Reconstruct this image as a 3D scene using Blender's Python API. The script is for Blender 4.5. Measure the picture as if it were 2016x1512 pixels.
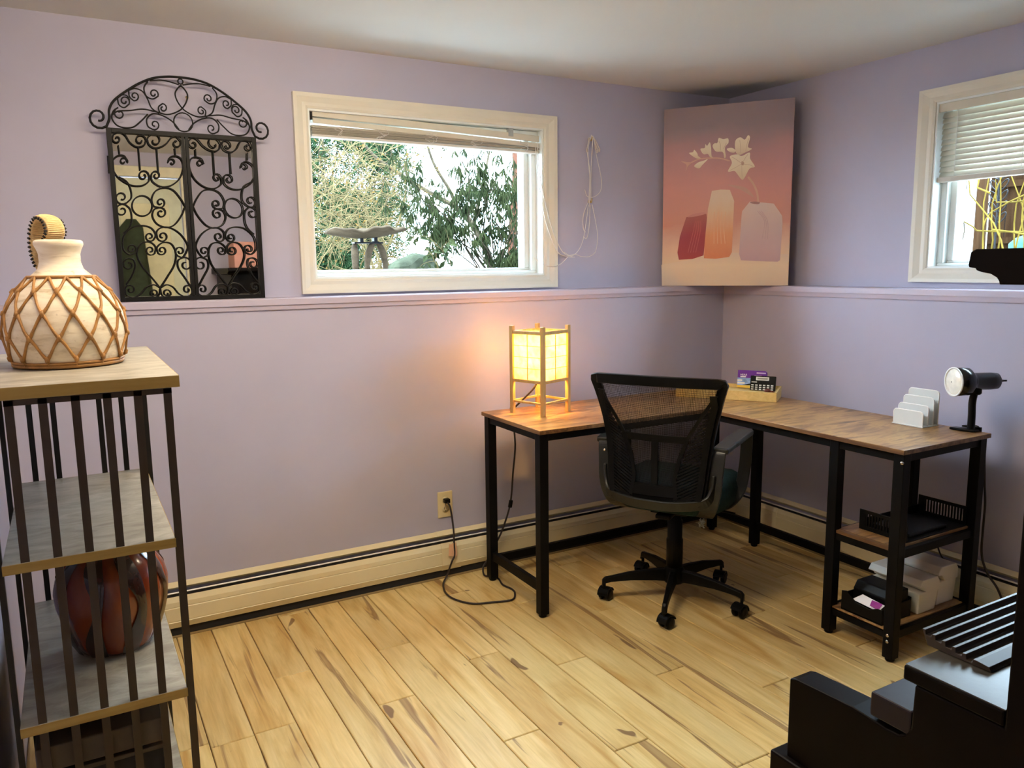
import bpy, bmesh, math, random
from mathutils import Vector, Matrix, noise
for o in list(bpy.data.objects): bpy.data.objects.remove(o)
S = bpy.context.scene
COL = S.collection
PI = math.pi
R = math.radians
random.seed(7)

# ------------------------------------------------------------------ camera, sky, sun, exposure
cd = bpy.data.cameras.new('camera'); cam = bpy.data.objects.new('camera', cd); COL.objects.link(cam)
cam.location = (-3.0427, -3.0970, 1.3609); cam.rotation_euler = (R(81.4883), R(0.6996), R(-29.4978))
cd.sensor_fit = 'HORIZONTAL'; cd.sensor_width = 36.0; cd.lens = 1544.27 / 2016 * 36.0
cd.clip_start = 0.02; cd.clip_end = 300
S.camera = cam

w = bpy.data.worlds.new('sky'); S.world = w; w.use_nodes = True
bg = w.node_tree.nodes['Background']
bg.inputs['Color'].default_value = (0.63, 0.81, 1.0, 1); bg.inputs['Strength'].default_value = 27.0

sd = bpy.data.lights.new('sun', 'SUN'); sun = bpy.data.objects.new('sun', sd); COL.objects.link(sun)
sd.energy = 2.5; sd.angle = R(2); sd.color = (1.0, 0.93, 0.80)
sun.rotation_euler = Vector((0.55, 0.50, -0.95)).to_track_quat('-Z', 'Y').to_euler()
CEIL_L = 24.5      # added unseen ceiling light, radiance of its cover
LAMP_W = 30.0       # shoji lamp, watts

S.view_settings.view_transform = 'Standard'; S.view_settings.look = 'None'
S.view_settings.gamma = 1.0; S.view_settings.use_curve_mapping = False
S.view_settings.exposure = 0.38
S.cycles.max_bounces = 10; S.cycles.diffuse_bounces = 6; S.cycles.transparent_max_bounces = 24
S.cycles.use_denoising = True
S.cycles.sample_clamp_indirect = 8

# ------------------------------------------------------------------ materials
MATS = {}
def new_mat(name):
    m = bpy.data.materials.new(name); m.use_nodes = True
    nt = m.node_tree; b = nt.nodes['Principled BSDF']
    return m, nt, b
def lnk(nt, a, b): nt.links.new(a, b)
def coords(nt, kind='Object', scale=(1, 1, 1)):
    tc = nt.nodes.new('ShaderNodeTexCoord'); mp = nt.nodes.new('ShaderNodeMapping')
    mp.inputs['Scale'].default_value = scale
    lnk(nt, tc.outputs[kind], mp.inputs['Vector']); return mp.outputs['Vector']
def nz(nt, vec, scale, detail=4, rough=.55, dist=0):
    n = nt.nodes.new('ShaderNodeTexNoise'); n.inputs['Scale'].default_value = scale
    n.inputs['Detail'].default_value = detail; n.inputs['Roughness'].default_value = rough
    n.inputs['Distortion'].default_value = dist
    lnk(nt, vec, n.inputs['Vector']); return n.outputs['Fac']
def ramp(nt, fac, stops):
    r = nt.nodes.new('ShaderNodeValToRGB'); e = r.color_ramp.elements
    while len(e) < len(stops): e.new(.5)
    for i, (p, c) in enumerate(stops):
        e[i].position = p; e[i].color = (*c, 1) if len(c) == 3 else c
    lnk(nt, fac, r.inputs['Fac']); return r.outputs['Color']
def mixc(nt, fac, a, b, mode='MIX'):
    m = nt.nodes.new('ShaderNodeMix'); m.data_type = 'RGBA'; m.blend_type = mode
    for s, v in ((m.inputs[0], fac), (m.inputs[6], a), (m.inputs[7], b)):
        if hasattr(v, 'is_linked'): lnk(nt, v, s)
        elif isinstance(v, tuple): s.default_value = (*v, 1)
        else: s.default_value = v
    return m.outputs[2]
def bump(nt, b, h, strength=.2, dist=.002):
    n = nt.nodes.new('ShaderNodeBump'); n.inputs['Strength'].default_value = strength
    n.inputs['Distance'].default_value = dist
    lnk(nt, h, n.inputs['Height']); lnk(nt, n.outputs['Normal'], b.inputs['Normal'])
def mat(name, col, rough=.5, metal=0, var=.12, scale=9, bmp=.0, bscale=80, spec=.5, coat=0):
    """plain finish: colour with a little procedural mottling and fine relief"""
    if name in MATS: return MATS[name]
    m, nt, b = new_mat(name)
    v = coords(nt)
    f = nz(nt, v, scale)
    lo = tuple(max(0, c * (1 - var)) for c in col); hi = tuple(c * (1 + var) for c in col)
    lnk(nt, ramp(nt, f, [(.3, lo), (.7, hi)]), b.inputs['Base Color'])
    b.inputs['Roughness'].default_value = rough; b.inputs['Metallic'].default_value = metal
    b.inputs['Specular IOR Level'].default_value = spec
    if coat: b.inputs['Coat Weight'].default_value = coat; b.inputs['Coat Roughness'].default_value = .15
    if bmp: bump(nt, b, nz(nt, v, bscale, 3), bmp, .001)
    MATS[name] = m; return m
def wood(name, stops, along='x', scale=3.0, rough=.45, stretch=12, spec=.4, bmp=.08, kind='Object'):
    if name in MATS: return MATS[name]
    m, nt, b = new_mat(name)
    s = {'x': (1, stretch, stretch), 'y': (stretch, 1, stretch), 'z': (stretch, stretch, 1)}[along]
    v = coords(nt, kind, s)
    f = nz(nt, v, scale, 6, .6, .6)
    lnk(nt, ramp(nt, f, stops), b.inputs['Base Color'])
    b.inputs['Roughness'].default_value = rough; b.inputs['Specular IOR Level'].default_value = spec
    bump(nt, b, f, bmp, .001); MATS[name] = m; return m

WALLC = (.46, .44, .56)
m_wall = mat('lavender_wall_paint', WALLC, .62, var=.035, scale=2.5, bmp=.06, bscale=260, spec=.3)
m_ceil = mat('ceiling_paint', (.66, .655, .62), .9, var=.02, scale=2, bmp=.05, bscale=200, spec=.2)
m_ledge = mat('ledge_paint', (.50, .45, .56), .4, var=.03, scale=4)
m_casing = mat('cream_trim_paint', (.72, .68, .58), .45, var=.03, scale=4)
m_vinyl = mat('white_window_vinyl', (.80, .84, .83), .35, var=.02)
m_blind = mat('cream_blind_slat', (.66, .62, .52), .5, var=.04)
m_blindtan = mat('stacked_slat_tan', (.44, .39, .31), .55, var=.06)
m_heat = mat('heater_enamel', (.74, .64, .40), .38, var=.05, scale=6)
m_heatw = mat('heater_white_fin', (.80, .77, .70), .35, var=.03)
m_dark = mat('dark_gap', (.012, .010, .009), .8, var=.2)
m_black = mat('black_metal', (.0035, .0032, .0035), .45, var=.2, scale=20, bmp=.05, spec=.12)
m_plastic = mat('black_plastic', (.004, .004, .004), .36, var=.15, bmp=.08, bscale=300, spec=.14)
m_plastic2 = mat('charcoal_arm_plastic', (.016, .0165, .015), .36, var=.15, bmp=.08, bscale=300, spec=.4)
m_fabric = mat('black_seat_fabric', (.009, .026, .027), .85, var=.25, scale=60, bmp=.3, bscale=400, spec=.15)
m_iron = mat('wrought_iron', (.0035, .0028, .0028), .48, spec=.22, var=.3, scale=30, bmp=.1)
m_brass = mat('brass', (.55, .40, .16), .3, 1.0)
m_chrome = mat('steel', (.62, .61, .60), .25, 1.0)
m_cord = mat('black_cord', (.018, .010, .010), .5)
m_ivory = mat('ivory_plate', (.72, .60, .34), .4, var=.03)
m_ivoryd = mat('ivory_receptacle', (.55, .45, .25), .45, var=.05)
m_white = mat('white_plastic', (.80, .80, .78), .4, var=.02)
m_tag = mat('tan_paper_tag', (.70, .42, .25), .7, var=.1)
m_string = mat('off_white_string', (.74, .70, .66), .7, var=.05)
m_bronze = mat('dark_bronze_bar', (.030, .016, .009), .42, .2, var=.2, scale=20)
m_bronzed = mat('black_bronze_bar', (.006, .004, .003), .5, .2, var=.2)
m_piano = mat('dark_mahogany_lacquer', (.0028, .0012, .0010), .45, var=.3, scale=6, spec=.08)
m_pianotop = mat('sheen_lightened_lacquer', (.040, .035, .027), .36, var=.2, scale=30, bmp=.12, bscale=120, spec=.7, coat=.35)
m_ribs = mat('ribbed_dark_brown', (.030, .018, .012), .40, var=.2, spec=.6)
m_letter = mat('frosted_white_plastic', (.68, .71, .70), .35, var=.03)
m_boxw = mat('off_white_box', (.82, .77, .66), .5, var=.03, bmp=.05)
m_pine = wood('blond_wood', [(.3, (.62, .44, .15)), (.7, (.76, .58, .24))], 'x', 4)
m_bulb = mat('frosted_reflector', (.85, .83, .74), .15, var=.1, scale=40)
m_red = mat('red_brown_trinket', (.12, .018, .010), .4)
m_yellow = mat('yellow_wrap', (.80, .55, .05), .5)
m_purple = mat('purple_card', (.13, .012, .28), .4, var=.05)
m_lilac = mat('lilac_print', (.62, .44, .72), .5, var=.03)
m_photo = mat('photo_print', (.25, .42, .75), .4, var=.5, scale=40)
m_whitep = mat('white_print', (.85, .85, .85), .5, var=.02)
m_keys = mat('grey_keys', (.66, .66, .60), .5, var=.05)
m_paper = mat('white_paper', (.85, .83, .84), .7, var=.02)
m_magenta = mat('magenta_card', (.30, .01, .25), .5)
m_jug = None

def desk_mat():
    m, nt, b = new_mat('rustic_brown_laminate')
    v = coords(nt, 'Object', (1.6, 9, 9)); f = nz(nt, v, 2.6, 7, .65, 1.0)
    v2 = coords(nt, 'Object', (1, 1, 1)); g = nz(nt, v2, 6, 3)
    c1 = ramp(nt, f, [(.32, (.060, .024, .010)), (.43, (.24, .115, .040)), (.55, (.47, .27, .095)), (.66, (.30, .155, .052)), (.8, (.13, .058, .022))])
    lnk(nt, mixc(nt, ramp(nt, g, [(.4, (0, 0, 0)), (.75, (.6, .6, .6))]), c1, (.20, .10, .042)), b.inputs['Base Color'])
    b.inputs['Roughness'].default_value = .33; b.inputs['Specular IOR Level'].default_value = .55
    bump(nt, b, f, .08, .0006); return m
m_desk = desk_mat()
m_deskedge = wood('desk_edge', [(.35, (.08, .035, .014)), (.65, (.22, .11, .04))], 'y', 4)

def plank_mat():
    m, nt, b = new_mat('hickory_plank')
    oi = nt.nodes.new('ShaderNodeObjectInfo')
    tc = nt.nodes.new('ShaderNodeTexCoord')
    add = nt.nodes.new('ShaderNodeVectorMath'); add.operation = 'MULTIPLY_ADD'
    cr = nt.nodes.new('ShaderNodeCombineXYZ')
    for i in range(3): lnk(nt, oi.outputs['Random'], cr.inputs[i])
    add.inputs[1].default_value = (37.0, 91.0, 13.0)
    lnk(nt, cr.outputs[0], add.inputs[0]); lnk(nt, tc.outputs['Object'], add.inputs[2])
    def mp(s):
        n = nt.nodes.new('ShaderNodeMapping'); n.inputs['Scale'].default_value = s
        lnk(nt, add.outputs[0], n.inputs['Vector']); return n.outputs['Vector']
    fine = nz(nt, mp((26, 1.6, 1)), 3.0, 6, .6, .8)
    broad = nz(nt, mp((5.5, .8, 1)), 2.0, 4, .5, 1.2)
    heart = nz(nt, mp((8.5, .42, 1)), 1.5, 4, .55, 1.2)
    knot = nz(nt, mp((6.5, 3.0, 1)), 1.9, 2, .5, .8)
    base = ramp(nt, broad, [(.30, (.54, .335, .10)), (.5, (.70, .525, .225)), (.72, (.77, .61, .30))])
    c = mixc(nt, .5, base, mixc(nt, 1.0, base, ramp(nt, fine, [(.3, (.72, .66, .58)), (.65, (1.06, 1.06, 1.06))]), 'MULTIPLY'))
    hf = ramp(nt, heart, [(.60, (0, 0, 0)), (.64, (1, 1, 1)), (.70, (.7, .7, .7)), (.80, (.55, .55, .55))])
    c = mixc(nt, mixc(nt, 1.0, hf, (.78, .78, .78), 'MULTIPLY'), c, (.20, .095, .035))
    kf = ramp(nt, knot, [(.735, (0, 0, 0)), (.76, (.8, .8, .8))])
    c = mixc(nt, kf, c, (.13, .055, .022))
    tint = ramp(nt, oi.outputs['Random'], [(0, (.88, .86, .82)), (.5, (1, 1, 1)), (1, (1.06, 1.03, .98))])
    lnk(nt, mixc(nt, 1.0, c, tint, 'MULTIPLY'), b.inputs['Base Color'])
    b.inputs['Roughness'].default_value = .42; b.inputs['Specular IOR Level'].default_value = .35
    bump(nt, b, fine, .10, .0006); return m
m_plank = plank_mat()

def glass_mat(name, tint=(1, 1, 1), refl=.06):
    m = bpy.data.materials.new(name); m.use_nodes = True; nt = m.node_tree; nt.nodes.clear()
    out = nt.nodes.new('ShaderNodeOutputMaterial'); mx = nt.nodes.new('ShaderNodeMixShader')
    tr = nt.nodes.new('ShaderNodeBsdfTransparent'); tr.inputs['Color'].default_value = (*tint, 1)
    gl = nt.nodes.new('ShaderNodeBsdfGlossy'); gl.inputs['Roughness'].default_value = .02
    lw = nt.nodes.new('ShaderNodeLayerWeight'); lw.inputs['Blend'].default_value = .08
    lnk(nt, lw.outputs['Fresnel'], mx.inputs['Fac'])
    lnk(nt, tr.outputs[0], mx.inputs[1]); lnk(nt, gl.outputs[0], mx.inputs[2]); lnk(nt, mx.outputs[0], out.inputs['Surface'])
    return m
m_glass = glass_mat('window_glass', (.96, .985, .98))
m_mirror, _nt, _b = new_mat('mirror_silver'); _b.inputs['Metallic'].default_value = 1
_b.inputs['Roughness'].default_value = .015; _b.inputs['Base Color'].default_value = (.90, .88, .82, 1)

def mesh_fabric():
    """knit mesh: threads with open cells between them"""
    m = bpy.data.materials.new('open_mesh_fabric'); m.use_nodes = True; nt = m.node_tree; nt.nodes.clear()
    out = nt.nodes.new('ShaderNodeOutputMaterial'); mx = nt.nodes.new('ShaderNodeMixShader')
    tr = nt.nodes.new('ShaderNodeBsdfTransparent'); di = nt.nodes.new('ShaderNodeBsdfPrincipled')
    di.inputs['Base Color'].default_value = (.006, .005, .005, 1); di.inputs['Roughness'].default_value = .7; di.inputs['Specular IOR Level'].default_value = .15
    uv = nt.nodes.new('ShaderNodeTexCoord'); sp = nt.nodes.new('ShaderNodeSeparateXYZ')
    lnk(nt, uv.outputs['UV'], sp.inputs[0])
    def sn(a, b, k):
        q = nt.nodes.new('ShaderNodeMath'); q.operation = 'ADD' if b > 0 else 'SUBTRACT'
        lnk(nt, sp.outputs['X'], q.inputs[0]); lnk(nt, sp.outputs['Y'], q.inputs[1])
        p = nt.nodes.new('ShaderNodeMath'); p.operation = 'MULTIPLY'; p.inputs[1].default_value = k
        lnk(nt, q.outputs[0], p.inputs[0])
        s = nt.nodes.new('ShaderNodeMath'); s.operation = 'SINE'; lnk(nt, p.outputs[0], s.inputs[0]); return s.outputs[0]
    k = 2 * PI / .0078
    pr = nt.nodes.new('ShaderNodeMath'); pr.operation = 'MULTIPLY'
    lnk(nt, sn(1, 1, k), pr.inputs[0]); lnk(nt, sn(1, -1, k), pr.inputs[1])
    gt = nt.nodes.new('ShaderNodeMath'); gt.operation = 'GREATER_THAN'; gt.inputs[1].default_value = .24
    lnk(nt, pr.outputs[0], gt.inputs[0])
    lnk(nt, gt.outputs[0], mx.inputs['Fac'])
    lnk(nt, di.outputs[0], mx.inputs[1]); lnk(nt, tr.outputs[0], mx.inputs[2]); lnk(nt, mx.outputs[0], out.inputs['Surface'])
    return m
m_mesh = mesh_fabric()

def leaf_mat(name, cols, trans=.35):
    m, nt, b = new_mat(name)
    v = coords(nt, 'Object'); f = nz(nt, v, 9, 3); g = nz(nt, v, 90, 2)
    c = ramp(nt, f, [(.3, cols[0]), (.5, cols[1]), (.7, cols[2])])
    lnk(nt, mixc(nt, .35, c, ramp(nt, g, [(.35, cols[0]), (.65, cols[2])])), b.inputs['Base Color'])
    b.inputs['Roughness'].default_value = .8; b.inputs['Specular IOR Level'].default_value = .1
    return m
m_ever = leaf_mat('blue_green_needles', [(.005, .015, .006), (.012, .030, .010), (.028, .052, .016)])
m_rhodo = leaf_mat('curled_dark_leaves', [(.006, .012, .004), (.016, .024, .007), (.045, .052, .018)])
m_twig = mat('tan_twigs', (.090, .066, .030), .9, spec=.05, var=.4, scale=12)
m_bark = mat('grey_brown_bark', (.036, .028, .018), .95, spec=.04, var=.4, scale=14, bmp=.4, bscale=60)
m_yvine = mat('yellow_green_vine', (.085, .058, .010), .9, var=.3, spec=.05)
m_siding = mat('white_siding', (.30, .30, .295), .6, var=.02)
m_fence = wood('brown_cedar', [(.3, (.016, .007, .003)), (.7, (.034, .017, .007))], 'z', 3, .9, 12, .04)
m_teal = mat('teal_plastic', (.02, .09, .085), .6, spec=.1)
m_stone = mat('mossy_stone', (.036, .040, .026), .95, spec=.04, var=.5, scale=10, bmp=.6, bscale=25)
m_grav = mat('pale_gravel', (.30, .29, .26), .95, var=.2, scale=30)
m_driftw = wood('weathered_wood', [(.3, (.026, .018, .011)), (.7, (.062, .044, .027))], 'x', 5, .9, 6, .04)

# ------------------------------------------------------------------ mesh builder
class MB:
    def __init__(s, xf=None): s.v = []; s.f = []; s.uv = {}; s.xf = xf; s.sm = set()
    def P(s, p):
        p = Vector(p); return s.xf @ p if s.xf else p
    def add(s, vs, fs, smooth=False):
        n = len(s.v); s.v += [s.P(p) for p in vs]
        for f in fs:
            if smooth: s.sm.add(len(s.f))
            s.f.append(tuple(i + n for i in f))
        return s
    def box(s, a, b):
        (x0, y0, z0), (x1, y1, z1) = a, b
        x0, x1 = sorted((x0, x1)); y0, y1 = sorted((y0, y1)); z0, z1 = sorted((z0, z1))
        return s.add([(x0, y0, z0), (x1, y0, z0), (x1, y1, z0), (x0, y1, z0), (x0, y0, z1), (x1, y0, z1), (x1, y1, z1), (x0, y1, z1)],
                     [(0, 3, 2, 1), (4, 5, 6, 7), (0, 1, 5, 4), (1, 2, 6, 5), (2, 3, 7, 6), (3, 0, 4, 7)])
    def bar(s, p0, p1, w, h, up=(0, 0, 1)):
        p0, p1 = Vector(p0), Vector(p1); d = (p1 - p0).normalized(); up = Vector(up)
        if abs(d.dot(up)) > .98: up = Vector((1, 0, 0))
        a = d.cross(up).normalized() * w / 2; c = a.cross(d).normalized() * h / 2
        vs = [p + sa * a + sc * c for p in (p0, p1) for sa, sc in ((-1, -1), (1, -1), (1, 1), (-1, 1))]
        return s.add(vs, [(0, 1, 2, 3), (7, 6, 5, 4), (0, 4, 5, 1), (1, 5, 6, 2), (2, 6, 7, 3), (3, 7, 4, 0)])
    def tube(s, pts, r, n=8, closed=False, flat=None):
        pts = [Vector(p) for p in pts]; m = len(pts); rings = []
        rr = r if hasattr(r, '__len__') else [r] * m
        prev = None
        for i, p in enumerate(pts):
            if closed: d = pts[(i + 1) % m] - pts[i - 1]
            else: d = pts[min(i + 1, m - 1)] - pts[max(i - 1, 0)]
            if d.length < 1e-9: d = Vector((0, 0, 1))
            d.normalize()
            if prev is None:
                a = d.orthogonal().normalized()
                if flat is not None:
                    a = Vector(flat) - d * d.dot(Vector(flat)); a.normalize()
            else:
                a = prev - d * prev.dot(d)
                a = a.normalized() if a.length > 1e-6 else d.orthogonal().normalized()
            prev = a; b = d.cross(a)
            rings.append([p + (a * math.cos(t) + b * math.sin(t)) * rr[i] for t in [2 * PI * k / n + PI / n for k in range(n)]])
        vs = [q for g in rings for q in g]; fs = []
        for i in range(m if closed else m - 1):
            for k in range(n):
                j = (i + 1) % m
                fs.append((i * n + k, i * n + (k + 1) % n, j * n + (k + 1) % n, j * n + k))
        s.add(vs, fs, n > 4)
        if not closed: s.add(rings[0], [tuple(range(n - 1, -1, -1))]); s.add(rings[-1], [tuple(range(n))])
        return s
    def strip(s, pts, wdir, w, t):
        """flat band of width w (along wdir) and thickness t swept through pts"""
        pts = [Vector(p) for p in pts]; m = len(pts); vs = []; ws = wdir if isinstance(wdir, list) else [wdir] * m
        wid = w if hasattr(w, '__len__') else [w] * m
        for i, p in enumerate(pts):
            d = (pts[min(i + 1, m - 1)] - pts[max(i - 1, 0)]).normalized(); a = Vector(ws[i])
            a = (a - d * a.dot(d)).normalized(); b = d.cross(a)
            vs += [p + a * (sa * wid[i] / 2) + b * (sb * t / 2) for sa, sb in ((-1, -1), (1, -1), (1, 1), (-1, 1))]
        fs = [(0, 3, 2, 1), tuple(4 * (m - 1) + k for k in range(4))]
        for i in range(m - 1):
            for k in range(4):
                fs.append((4 * i + k, 4 * i + (k + 1) % 4, 4 * i + 4 + (k + 1) % 4, 4 * i + 4 + k))
        return s.add(vs, fs)
    def lathe(s, prof, c, n=32, axis=None, caps=True):
        """prof: (radius, height) pairs about a vertical (or given) axis at c"""
        c = Vector(c); q = Vector((0, 0, 1)).rotation_difference(Vector(axis)).to_matrix() if axis else Matrix.Identity(3)
        vs = [c + q @ Vector((r * math.cos(2 * PI * k / n), r * math.sin(2 * PI * k / n), h)) for r, h in prof for k in range(n)]
        fs = [(i * n + k, i * n + (k + 1) % n, (i + 1) * n + (k + 1) % n, (i + 1) * n + k) for i in range(len(prof) - 1) for k in range(n)]
        if caps:
            fs.append(tuple(range(n - 1, -1, -1)))
            fs.append(tuple((len(prof) - 1) * n + k for k in range(n)))
        return s.add(vs, fs, True)
    def prism(s, poly, plane, a, b):
        """extrude a 2-D polygon between a and b along the axis not in plane ('xy','xz','yz')"""
        def pt(u, v, k):
            return {'xy': (u, v, k), 'xz': (u, k, v), 'yz': (k, u, v)}[plane]
        n = len(poly); vs = [pt(u, v, a) for u, v in poly] + [pt(u, v, b) for u, v in poly]
        return s.add(vs, [tuple(range(n)), tuple(range(2 * n - 1, n - 1, -1))] + [(i, i + n, (i + 1) % n + n, (i + 1) % n) for i in range(n)])
    def build(s, name, m, parent=None, bevel=0, base=None, kind=None):
        me = bpy.data.meshes.new(name)
        root = parent
        while root is not None and root.parent is not None: root = root.parent
        off = root.location.copy() if root is not None else Vector(base) if base is not None else Vector((0, 0, 0))
        me.from_pydata([p - off for p in s.v], [], s.f)
        if s.sm:
            for i in s.sm: me.polygons[i].use_smooth = True
        bm = bmesh.new(); bm.from_mesh(me); bmesh.ops.recalc_face_normals(bm, faces=bm.faces); bm.to_mesh(me); bm.free()
        if m: me.materials.append(m)
        o = bpy.data.objects.new(name, me); COL.objects.link(o)
        if parent is not None: o.parent = parent
        elif base is not None: o.location = base
        if bevel:
            md = o.modifiers.new('bevel', 'BEVEL'); md.width = bevel; md.segments = 2; md.limit_method = 'ANGLE'
        if kind: o['kind'] = kind
        return o

def thing(name, label, cat, loc, group=None):
    o = bpy.data.objects.new(name, None); COL.objects.link(o); o.empty_display_size = .05
    o.location = loc; o['label'] = label; o['category'] = cat
    if group: o['group'] = group
    return o
def tag(o, label, cat, group=None):
    o['label'] = label; o['category'] = cat
    if group: o['group'] = group
    return o
def struct(name, loc=(0, 0, 0)):
    o = bpy.data.objects.new(name, None); COL.objects.link(o); o.location = loc; o['kind'] = 'structure'; return o
def crom(pts, n=8, closed=False):
    pts = [Vector(p) for p in pts]; out = []; m = len(pts)
    for i in range(m if closed else m - 1):
        p0 = pts[i - 1] if (closed or i > 0) else pts[0] * 2 - pts[1]
        p1 = pts[i]; p2 = pts[(i + 1) % m]
        p3 = pts[(i + 2) % m] if (closed or i < m - 2) else p2 * 2 - p1
        for k in range(n):
            t = k / n
            out.append(.5 * ((2 * p1) + (p2 - p0) * t + (2 * p0 - 5 * p1 + 4 * p2 - p3) * t * t + (3 * p1 - p0 - 3 * p2 + p3) * t ** 3))
    if not closed: out.append(pts[-1])
    return out
def text_obj(txt, size, M, m, parent, name):
    c = bpy.data.curves.new('t', 'FONT'); c.body = txt; c.size = size; c.align_x = 'LEFT'; c.extrude = .0003
    t = bpy.data.objects.new('t', c); COL.objects.link(t)
    bpy.context.view_layer.update()
    me = bpy.data.meshes.new_from_object(t.evaluated_get(bpy.context.evaluated_depsgraph_get()))
    bpy.data.objects.remove(t)
    off = parent.location
    me.transform(Matrix.Translation(-off) @ M)
    me.materials.clear(); me.materials.append(m)
    o = bpy.data.objects.new(name, me); COL.objects.link(o); o.parent = parent; return o

# ------------------------------------------------------------------ room shell
H = 2.2256; L = 1.2518; D = .10; XL = -3.25; YF = -3.30; XR = .10
# floor of individual planks running along y
fl = MB().box((XL - .1, YF - .1, -.12), (.3, .3, -.012)).build('floor', mat('subfloor', (.05, .03, .02), .9)); fl['kind'] = 'structure'
PW = .12375; X0 = -2.665
joints = {0: -.845, 1: -.553, 3: -.886, 4: -.544, 5: -1.253, 6: -.773, 7: -1.453, 8: -.961, 9: -1.68, 10: -1.188, 11: -.69, 12: -1.423, 13: -.35, 15: -1.02, 2: -1.30}
rj = random.Random(3)
for k in range(-5, 22):
    xa = X0 + k * PW; xb = xa + PW
    if xb > .02 or xa < XL - .13: 
        if xa > 0: continue
    xa = max(xa, XL); xb = min(xb, .0)
    j = joints.get(k, -rj.uniform(.1, 1.3)); LEN = 1.22
    ys = [j + i * LEN for i in range(-4, 4)]
    for a, b in zip(ys[:-1], ys[1:]):
        a = max(a, YF); b = min(b, -.005)
        if b - a < .02: continue
        g = .0013; h = .0
        c = ((xa + xb) / 2, (a + b) / 2, 0); t = .0022
        x0, x1, y0, y1 = xa + g - c[0], xb - g - c[0], a + g - c[1], b - g - c[1]
        mb = MB(); mb.add([(x0, y0, -.012), (x1, y0, -.012), (x1, y1, -.012), (x0, y1, -.012),
                           (x0, y0, -t), (x1, y0, -t), (x1, y1, -t), (x0, y1, -t),
                           (x0 + t, y0 + t, 0), (x1 - t, y0 + t, 0), (x1 - t, y1 - t, 0), (x0 + t, y1 - t, 0)],
                          [(0, 3, 2, 1), (0, 1, 5, 4), (1, 2, 6, 5), (2, 3, 7, 6), (3, 0, 4, 7), (4, 5, 9, 8), (5, 6, 10, 9), (6, 7, 11, 10), (7, 4, 8, 11), (8, 9, 10, 11)])
        o = mb.build('floor_plank', m_plank); o.location = c; o.parent = fl
ce = MB().box((XL - .2, YF - .2, H), (.4, .4, H + .25)).build('ceiling', m_ceil); ce['kind'] = 'structure'

# window openings
WA = (-2.155, -1.062, 1.320, 1.988)     # x0 x1 z0 z1 in the wall we face
WB = (-1.90, -1.065, 1.333, 1.998)      # y0 y1 z0 z1 in the right wall
b = MB().box((XL - .2, 0, -.1), (.4, .3, L - .026))
x0, x1, z0, z1 = WA
b.box((XL - .2, D, L - .026), (x0, .3, H)).box((x1, D, L - .026), (.4, .3, H)).box((x0, D, L - .026), (x1, .3, z0)).box((x0, D, z1), (x1, .3, H))
o = b.build('wall_back', m_wall); o['kind'] = 'structure'
b = MB().box((0, YF - .2, -.1), (.3, 0, L - .026))
y0, y1, z0, z1 = WB
b.box((D, YF - .2, L - .026), (.3, y0, H)).box((D, y1, L - .026), (.3, D, H)).box((D, y0, L - .026), (.3, y1, z0)).box((D, y0, z1), (.3, y1, H))
o = b.build('wall_right', m_wall); o['kind'] = 'structure'
o = MB().box((XL - .2, YF - .2, -.1), (XL, .3, H)).build('wall_left', m_wall); o['kind'] = 'structure'
# wall behind the camera, with a doorway
DX0, DX1, DZ = -2.74, -2.22, 2.05
b = MB().box((XL, YF - .2, -.1), (DX0, YF, H)).box((DX1, YF - .2, -.1), (.4, YF, H)).box((DX0, YF - .2, DZ), (DX1, YF, H))
o = b.build('wall_front', m_wall); o['kind'] = 'structure'
# ledges: a cap board with a small moulding under it
def ledge(name, pts):
    pass
b = MB().prism([(-.018, L - .026), (-.018, L - .004), (-.014, L), (D, L), (D, L - .026)], 'yz', XL, 0.1)
b.prism([(-.009, L - .044), (-.012, L - .026), (0, L - .026), (0, L - .046)], 'yz', XL, 0)
o = b.build('trim_1', m_ledge); o['kind'] = 'structure'
b = MB().prism([(-.018, L - .026), (-.018, L - .004), (-.014, L), (D, L), (D, L - .026)], 'xz', YF, -.018)
b.prism([(-.009, L - .046), (-.012, L - .026), (0, L - .026), (0, L - .046)], 'xz', YF, -.012)
o = b.build('trim_2', m_ledge); o['kind'] = 'structure'
# doorway seen in the mirror
d1 = struct('door_1', (DX0, YF, 0))
b = MB()
for a, c in (((DX0 - .075, YF, 0), (DX0, YF + .018, DZ + .075)), ((DX1, YF, 0), (DX1 + .075, YF + .018, DZ + .075)), ((DX0, YF, DZ), (DX1, YF + .018, DZ + .075))): b.box(a, c)
b.build('door_casing', mat('door_trim_cream', (.74, .70, .50), .5), d1, .004)
b = MB().box((DX0 + .003, YF - .07, .005), (DX1 - .003, YF - .035, DZ - .004))
b.build('door_leaf', mat('door_pale_green', (.62, .66, .50), .5), d1)
b = MB()
for zz in ((.25, .95), (1.08, 1.86)):
    b.box((DX0 + .09, YF - .035, zz[0]), (DX1 - .09, YF - .028, zz[1]))
b.build('door_panel', mat('door_pale_yellow', (.72, .70, .46), .5), d1, .004)
MB().lathe([(.012, 0), (.012, .03), (.027, .04), (.027, .06), (.012, .07)], (DX1 - .06, YF - .035, .95), 16, (0, 1, 0)).build('door_knob', m_brass, d1)
MB().box((-2.50, YF + .0, .005), (-2.49, YF + .001, .006))

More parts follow.
